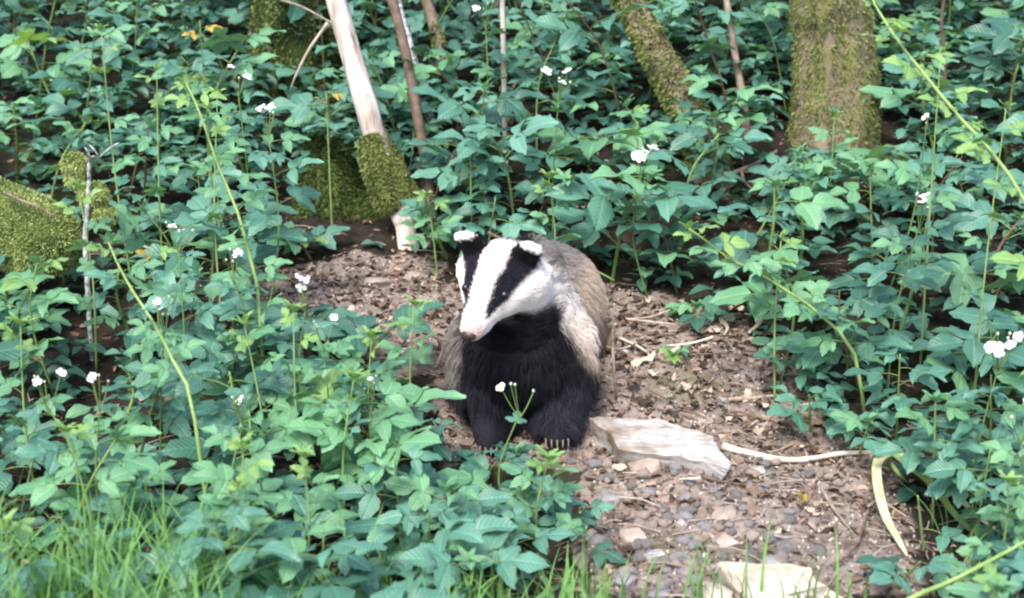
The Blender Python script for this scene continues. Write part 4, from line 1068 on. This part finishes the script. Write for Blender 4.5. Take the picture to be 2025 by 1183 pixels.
for px, py, y, nf, lab, fs in FL:
    tip = P(px, py, y) - Vector((0, 0, .03)); bx = tip.x + rs.uniform(-.05, .05); byy = y + rs.uniform(0, .1)
    if px == 1028: bx = tip.x - .02; byy = 2.58
    b = Vector((bx, byy, hgt(bx, byy))); hh = tip.z - b.z
    mid = b.lerp(tip, .5) + Vector((rs.uniform(-.03, .03), 0, 0))
    few = px == 1028
    small = fs < .0105
    r_ = bramble('flowering_bramble', [b, mid, tip], 3 if few else int(5 + hh * 8), .036 if few else (.052 if y < 3 else .062), 2 if small and rs.random() < .6 else 1, y < 3.3, rs, t0=.5 if hh > .3 else .3, flowers=nf, fsize=fs, tips=None, r0=.0026)
    tag(r_, lab, 'bramble')
# fresh pale shoots
SH = [(483, 640, 2.6, 'upright fresh yellow green shoot in the lower left patch'), (580, 610, 2.62, 'thin fresh shoot with a pale tip below the white flowers of the mound'),
      (480, 885, 2.2, 'bright pale shoot low in the lower left patch above the grass'), (600, 900, 2.2, 'pale shoot with an upright yellow green leaf right of the bright pale shoot'),
      (130, 850, 2.2, 'pale green shoot near the lower left corner above the grass'), (40, 640, 2.55, 'pale shoot at the left edge below the mossy log'),
      (470, 960, 2.15, 'low shoot at the bottom below the bright pale shoot'), (10, 1040, 1.95, 'fresh shoot cut by the left edge among the grass'),
      (820, 600, 2.95, 'fresh shoot standing right in front of the earth mound beside the badger head'), (735, 665, 2.8, 'bright green shoot left of the bent grey twig'),
      (1085, 905, 2.45, 'pale shoot in front of the badger front paws, left of the flat white stone'), (845, 385, 3.6, 'small fresh sprout right of the pale dead trunk foot'),
      (310, 135, 3.5, 'pale fresh shoot at the upper left above the flowers'), (200, 60, 3.6, 'fresh tipped shoot at the top left'),
      (430, 190, 3.3, 'fresh shoot right of the pale upright cane tip'), (1650, 225, 3.9, 'tiny pale sprout in front of the broad tree bark'),
      (1545, 470, 3.0, 'pale leafy shoot right of the cane that points left'), (1995, 950, 2.3, 'fresh round leaved shoot at the lower right edge'),
      (1330, 700, 3.2, 'small shoot on the litter slope right of the badger'), (1860, 110, 3.1, 'fresh shoot beside the long arching cane near the top'), (1990, 210, 3.0, 'bright shoot with drooping leaves at the right edge near the top'),
      (155, 370, 3.2, 'bright green sprout beside the lichened stick'), (700, 745, 2.5, 'yellow green shoot left of the bent twig, low'), (1085, 350, 3.5, 'bright green shoot above the badger ears')]
for px, py, y, lab in SH:
    tip = P(px, py, y); b = Vector((tip.x + rs.uniform(-.03, .03), y + .05, 0)); b.z = min(hgt(b.x, b.y), tip.z - .06)
    b.z = hgt(b.x, b.y) - .005
    hh = max(.05, tip.z - b.z)
    small = hh < .12
    r_ = bramble('bramble_shoot', [b, b.lerp(tip, .5) + Vector((rs.uniform(-.015, .015), 0, 0)), tip], 4 if small else 7, .028 if small else .040, 2, True, rs, t0=.35, tips=2, stem='cane_pale', r0=.0026, petdir_up=.5, tip_size=.030)
    tag(r_, lab, 'bramble shoot')
# yellowing plants
for px, py, y, lab in ((645, 185, 3.9, 'bramble with yellow leaves beside the pale dead trunk, upper left'), (405, 150, 3.8, 'small bramble with yellow leaves left of the mossy trunk'), (395, 40, 4.0, 'bramble with one yellow leaf at the top left'), (300, 492, 3.2, 'thin plant with an orange brown hanging leaf right of the lichened stick')):
    tip = P(px, py, y); b = Vector((tip.x, y + .05, hgt(tip.x, y + .05))); r_ = bramble('bramble', [b, b.lerp(tip, .5), tip], 2, .030, 4, True, rs, t0=.92, grow=False); tag(r_, lab, 'bramble')

# plants at the edge of the clearing: (px,py) of the crown and distance
ED = [(1150, 985, 2.5, 'low bramble leaves hanging over the stones right of the badger paws'), (1040, 930, 2.5, 'low bramble with broad leaves directly in front of the badger'),
      (900, 840, 2.55, 'broad leaved bramble at the left front paw of the badger'), (1075, 895, 2.52, 'bramble leaves covering the right front paw of the badger'), (780, 900, 2.4, 'bramble with blue green leaves at the bottom, left of the badger paws'),
      (1000, 1000, 2.35, 'bramble spread on stony soil below the badger'), (1160, 1000, 2.4, 'bramble leaf tuft on the soil left of the rounded grey stone'), (850, 1010, 2.25, 'bramble with large leaves at the bottom centre beside the grass'),
      (640, 1060, 2.1, 'bramble with large drooping leaves at the bottom among grass'), (420, 1010, 2.1, 'bramble with long glossy leaves in the lower left'), 
      (1600, 780, 2.9, 'bramble branch with broad leaves reaching left over the slope'), (1720, 830, 2.8, 'bramble with rounded leaves above the strap leaf plant'), (1780, 700, 2.85, 'broad leaved bramble right of the litter slope'),
      (1560, 690, 3.05, 'bramble with oval leaves at the edge of the litter slope'), (1850, 790, 2.6, 'large leaved bramble near the right edge, left of the white cluster'), (1960, 880, 2.5, 'dark leaved bramble above the lower right hollow'),
      (1815, 980, 2.45, 'single broad pale leaf plant between the strap leaves'), (1820, 1110, 2.25, 'small plant with pale grey green leaves at the bottom right'), (1700, 600, 3.1, 'bramble of overlapping leaves right of the curved pale stick'),
      (1380, 620, 3.35, 'small bramble on the litter slope behind the flat white stone'), (1960, 740, 2.6, 'bramble with wide leaves under the large white cluster'), (1260, 240, 3.9, 'bramble left of the leaning mossy trunk'), (1590, 310, 3.75, 'bramble with large leaves in front of the broad tree foot'),
      (1720, 330, 3.6, 'bramble with wide flat leaves right in front of the broad tree foot'), (930, 300, 3.7, 'bramble with broad leaves right of the dark dead stem'), (980, 390, 3.55, 'leafy bramble directly above the badger ears')]
for px, py, y, lab in ED:
    tip = P(px, py, y); b = Vector((tip.x + rs.uniform(-.04, .04), y + .04, 0)); b.z = hgt(b.x, b.y) - .004
    if tip.z < b.z + .05: tip.z = b.z + .05
    hh = tip.z - b.z; one = 'single' in lab
    lowf = px in (1150, 1075, 1160, 1040, 1000, 900)
    if lowf: tip.z = min(tip.z, b.z + (.115 if px < 1100 else .08)); hh = .1
    r_ = bramble('bramble', [b, b.lerp(tip, .5), tip], 1 if one else (5 if px < 1080 else 3) if lowf else (5 if hh < .14 else 7), .050 if lowf else .060 if hh < .14 else .070, 1, y < 3.3, rs, t0=.4, tips=1 if rs.random() < .3 else None, petdir_up=.15, r0=.003)
    tag(r_, lab, 'bramble')

# ------------------------------------------------------------------ the bramble thicket
ZONES = [((150, 950), 'in the lower left corner behind the grass'), ((430, 780), 'in the middle of the lower left patch'), ((700, 830), 'just left of the badger legs'), ((150, 680), 'at the left edge below the mossy log'),
         ((600, 620), 'in front of the earth mound'), ((330, 560), 'right of the lichened stick'), ((100, 480), 'around the mossy log'), ((350, 400), 'between the mossy log and the mossy stump'),
         ((120, 120), 'in the top left corner'), ((430, 120), 'on the upper left bank left of the mossy trunk'), ((480, 300), 'on the bank left of the mossy stump'), ((770, 120), 'beside the pale dead trunk at the top'),
         ((950, 120), 'on the upper bank around the straight pale stem'), ((960, 360), 'on the bank above the badger head'), ((1180, 120), 'on the top bank left of the leaning mossy trunk'), ((1200, 330), 'on the bank below the leaning mossy trunk'),
         ((1450, 120), 'at the top between the two mossy trees'), ((1450, 400), 'on the bank left of the broad tree foot'), ((1350, 480), 'behind the badger back on the right'), ((1700, 420), 'in front of the broad tree foot'),
         ((1900, 100), 'in the top right corner behind the arching cane'), ((1900, 350), 'at the right edge below the arching cane'), ((1650, 560), 'right of the cane that points left'), ((1880, 600), 'at the right edge above the white cluster'),
         ((1900, 800), 'right of the litter slope near the white cluster'), ((1950, 1050), 'in the lower right hollow')]
def zone(v):
    px, py = proj(v); return min(ZONES, key=lambda z: (z[0][0] - px) ** 2 + (1.3 * (z[0][1] - py)) ** 2)[1]
# keep-clear windows: places the photograph shows open, as columns of air in front of the thing seen
CLEAR = [  # (pixel box, nearer than y): crowns inside the box are not wanted
    ((870, 470, 1210, 860), 2.85), ((1090, 740, 1480, 1183), 2.95), ((1165, 600, 1480, 1183), 3.3), ((1480, 760, 1760, 1183), 2.8), ((540, 530, 880, 600), 3.6),
    ((650, 0, 820, 460), 4.0), ((1555, 0, 1750, 285), 4.4), ((560, 280, 720, 440), 4.2), ((10, 385, 135, 455), 3.6), ((1225, 0, 1360, 190), 4.4), ((150, 290, 210, 480), 3.3), ((560, 0, 660, 120), 4.8), ((1560, 880, 1900, 1183), 2.7), ((1170, 250, 1250, 330), 3.9)]
def blocked(v):
    px, py = proj(v)
    for (a, b, c, d), y in CLEAR:
        if v.y < y and a - 22 < px < c + 22 and b - 12 < py < d + 12: return True
    return False
rt_ = random.Random(2024); placed = []; tries = 0
for _ in range(9000):
    y = 1.75 + 4.3 * rt_.random() ** 0.9; x = rt_.uniform(-1, 1) * (y * .364 + .28)
    if bare(x, y): continue
    if any((x - a) ** 2 + (y - b) ** 2 < (0.135 + .012 * y) ** 2 for a, b in placed): continue
    g = Vector((x, y, hgt(x, y))); px, py = proj(g)
    if y < 2.75 and -.12 < x < 1.05 and px > 900 and not px > 1830: continue
    H = rt_.uniform(.14, .30) if y < 3 else (rt_.uniform(.16, .38) if y < 4 else rt_.uniform(.24, .5))
    if x < .3 and y < 2.3: H = rt_.uniform(.06, .13)
    if px > 1830 and py > 850: H = rt_.uniform(.05, .14)
    lean = Vector((rt_.uniform(-.5, .5), rt_.uniform(-.55, .15), 0)) * H
    tip = g + lean + Vector((0, 0, H)); ok = False
    for _t in range(4):
        if not blocked(tip) and not blocked(g.lerp(tip, .6)): ok = True; break
        H *= .6; tip = g + lean * .6 + Vector((0, 0, H))
    if not ok or H < .05: continue
    placed.append((x, y))
    upper_dark = y > 4.2
    u = rt_.random(); tone = 0 if u < (.38 if upper_dark else .2) else (1 if u < .84 else 2)
    sep = y < 3.1
    tall = H > .3
    nl = int(rt_.uniform(4, 6.5) + H * 7)
    size = (rt_.uniform(.070, .108) if y > 2.6 else rt_.uniform(.060, .092)) * rt_.choice((.55, .75, .9, 1, 1, 1.15))
    if y < 2.2: size *= .85
    fresh = rt_.random() < .42
    mid = g.lerp(tip, .5) + Vector((rt_.uniform(-.03, .03), rt_.uniform(-.03, .03), H * .12))
    r_ = bramble('bramble', [g - Vector((0, 0, .01)), mid, tip], nl, size, tone, sep, rt_, t0=.25, tips=(1 if fresh else None), r0=.0028 + .002 * rt_.random(), stem=rt_.choice(('stem_green', 'stem_green', 'stem_brown')), tip_size=.034)
    z = zone(tip)
    look = ('tall ' if tall else 'low ') + ('dark leaved' if tone == 0 else 'blue green' if tone == 1 else 'lighter green') + ' bramble'
    if fresh: look = look.replace('tall ', 'tall pale tipped ').replace('low ', 'low pale tipped ').replace(' leaved', '').replace('lighter green', 'light')
    tag(r_, look + ' ' + z, 'bramble', look + 's ' + z)

# ground layer of low leaves between the stems: uncountable
def undergrowth():
    rng = random.Random(12); mbs = [MB(), MB(), MB()]
    simp = [leaflet_geo(rng, nseg=4, Wd=rng.uniform(.55, .75), fold=rng.uniform(.1, .3), droop=.25) for _ in range(4)]
    k = 0
    while k < 15500:
        y = 1.8 + 6.5 * rng.random() ** 1.1 if k < 7500 else rng.uniform(3.9, 7.2); x = rng.uniform(-1, 1) * (y * .375 + .15)
        if bare(x, y) and rng.random() > .01: continue
        if y < 2.7 and 0.05 < x < .8: continue
        g0 = hgt(x, y); hmax = (.10 if y < 4 else .26) if y < 5 else .40
        v = Vector((x, y, g0 + rng.uniform(.01, hmax)))
        if blocked(v): continue
        c = 0 if rng.random() < .55 else (1 if rng.random() < .8 else 2)
        for q in range(3):
            a = rng.uniform(0, 6.28) if q == 0 else a + 2.0 + rng.uniform(-.3, .3)
            V, F, UV = simp[rng.randrange(4)]
            m = frame(v + Vector((0, 0, .003 * q)), (math.cos(a), math.sin(a), rng.uniform(-.3, .2)), (rng.uniform(-.35, .35), rng.uniform(-.6, .2), 1), rng.uniform(.034, .066) * (1.2 if y > 4.5 else 1))
            mbs[c].add([m @ p for p in V], F, UV)
            k += 1
    for c, nm, lab in ((0, 'dark_undergrowth', 'low dark green leaves filling the ground between the brambles'), (1, 'undergrowth', 'low blue green leaves filling the ground between the brambles'), (2, 'light_undergrowth', 'low lighter green leaves scattered between the brambles')):
        tag(obj(nm, mbs[c].mesh(nm, [LEAF[c]])), lab, kind='stuff')
undergrowth()

# ------------------------------------------------------------------ grass
def grass():
    rng = random.Random(8); mb = MB()
    def blade(x, y, H, w, lean):
        z = hgt(x, y); a = rng.uniform(0, 6.28); d = Vector((math.cos(a), math.sin(a), 0)); s = Vector((-d.y + rng.uniform(-.4, .4), d.x, 0)).normalized()
        n = 6; V = []; F = []; UV = []
        for i in range(n + 1):
            t = i / n; p = Vector((x, y, z)) + d * (lean * H * t ** 2.2) + Vector((0, 0, H * (t - .25 * lean * t ** 3)))
            ww = w * (1 - t ** 1.8) + .0002; nn = d * ww * .35
            V += [p - s * ww + nn, p, p + s * ww + nn]; UV += [(0.1, t), (.5, t), (.9, t)]
        for i in range(n):
            for j in range(2): q = i * 3 + j; F.append((q, q + 3, q + 4, q + 1))
        mb.add(V, F, UV)
    for _ in range(330):                        # tussocks
        y = rng.uniform(1.78, 2.25); x = rng.uniform(-.95, .22)
        px, py = proj((x, y, hgt(x, y)))
        if px > 1180 or (py < 1085 + rng.uniform(-60, 60) + max(0, px - 300) * .06): continue
        for _ in range(rng.randrange(3, 9)):
            blade(x + rng.gauss(0, .014), y + rng.gauss(0, .014), rng.uniform(.08, .27) * (1 if px < 480 else .55), rng.uniform(.0016, .0040), rng.uniform(.1, 1.0))
    for px, H in ((60, .30), (235, .26), (275, .27), (120, .2), (180, .22), (355, .22), (395, .2), (215, .2), (320, .18), (560, .2), (700, .2), (730, .18), (90, .22), (25, .2), (640, .15), (830, .16), (900, .17)):
        q = G(px, 1183); blade(q.x, q.y - rng.uniform(.0, .2), H * rng.uniform(.9, 1.15), .0030, rng.uniform(.1, .45))
    for _ in range(44):
        q = G(rng.uniform(1180, 1700), 1183); blade(q.x, q.y - rng.uniform(.0, .12), rng.uniform(.06, .15), rng.uniform(.0016, .0028), rng.uniform(.1, .7))
    for _ in range(24):
        q = G(rng.uniform(1850, 2030), rng.uniform(1050, 1183)); blade(q.x, q.y, rng.uniform(.06, .16), .002, rng.uniform(.2, .8))
    tag(obj('grass', mb.mesh('grass', [M['grass']])), 'bright green grass blades along the bottom edge, thickest at left', kind='stuff')
grass()
print('PLANTS', counter, 'pebbles', cnt, 'objects', len(bpy.data.objects))
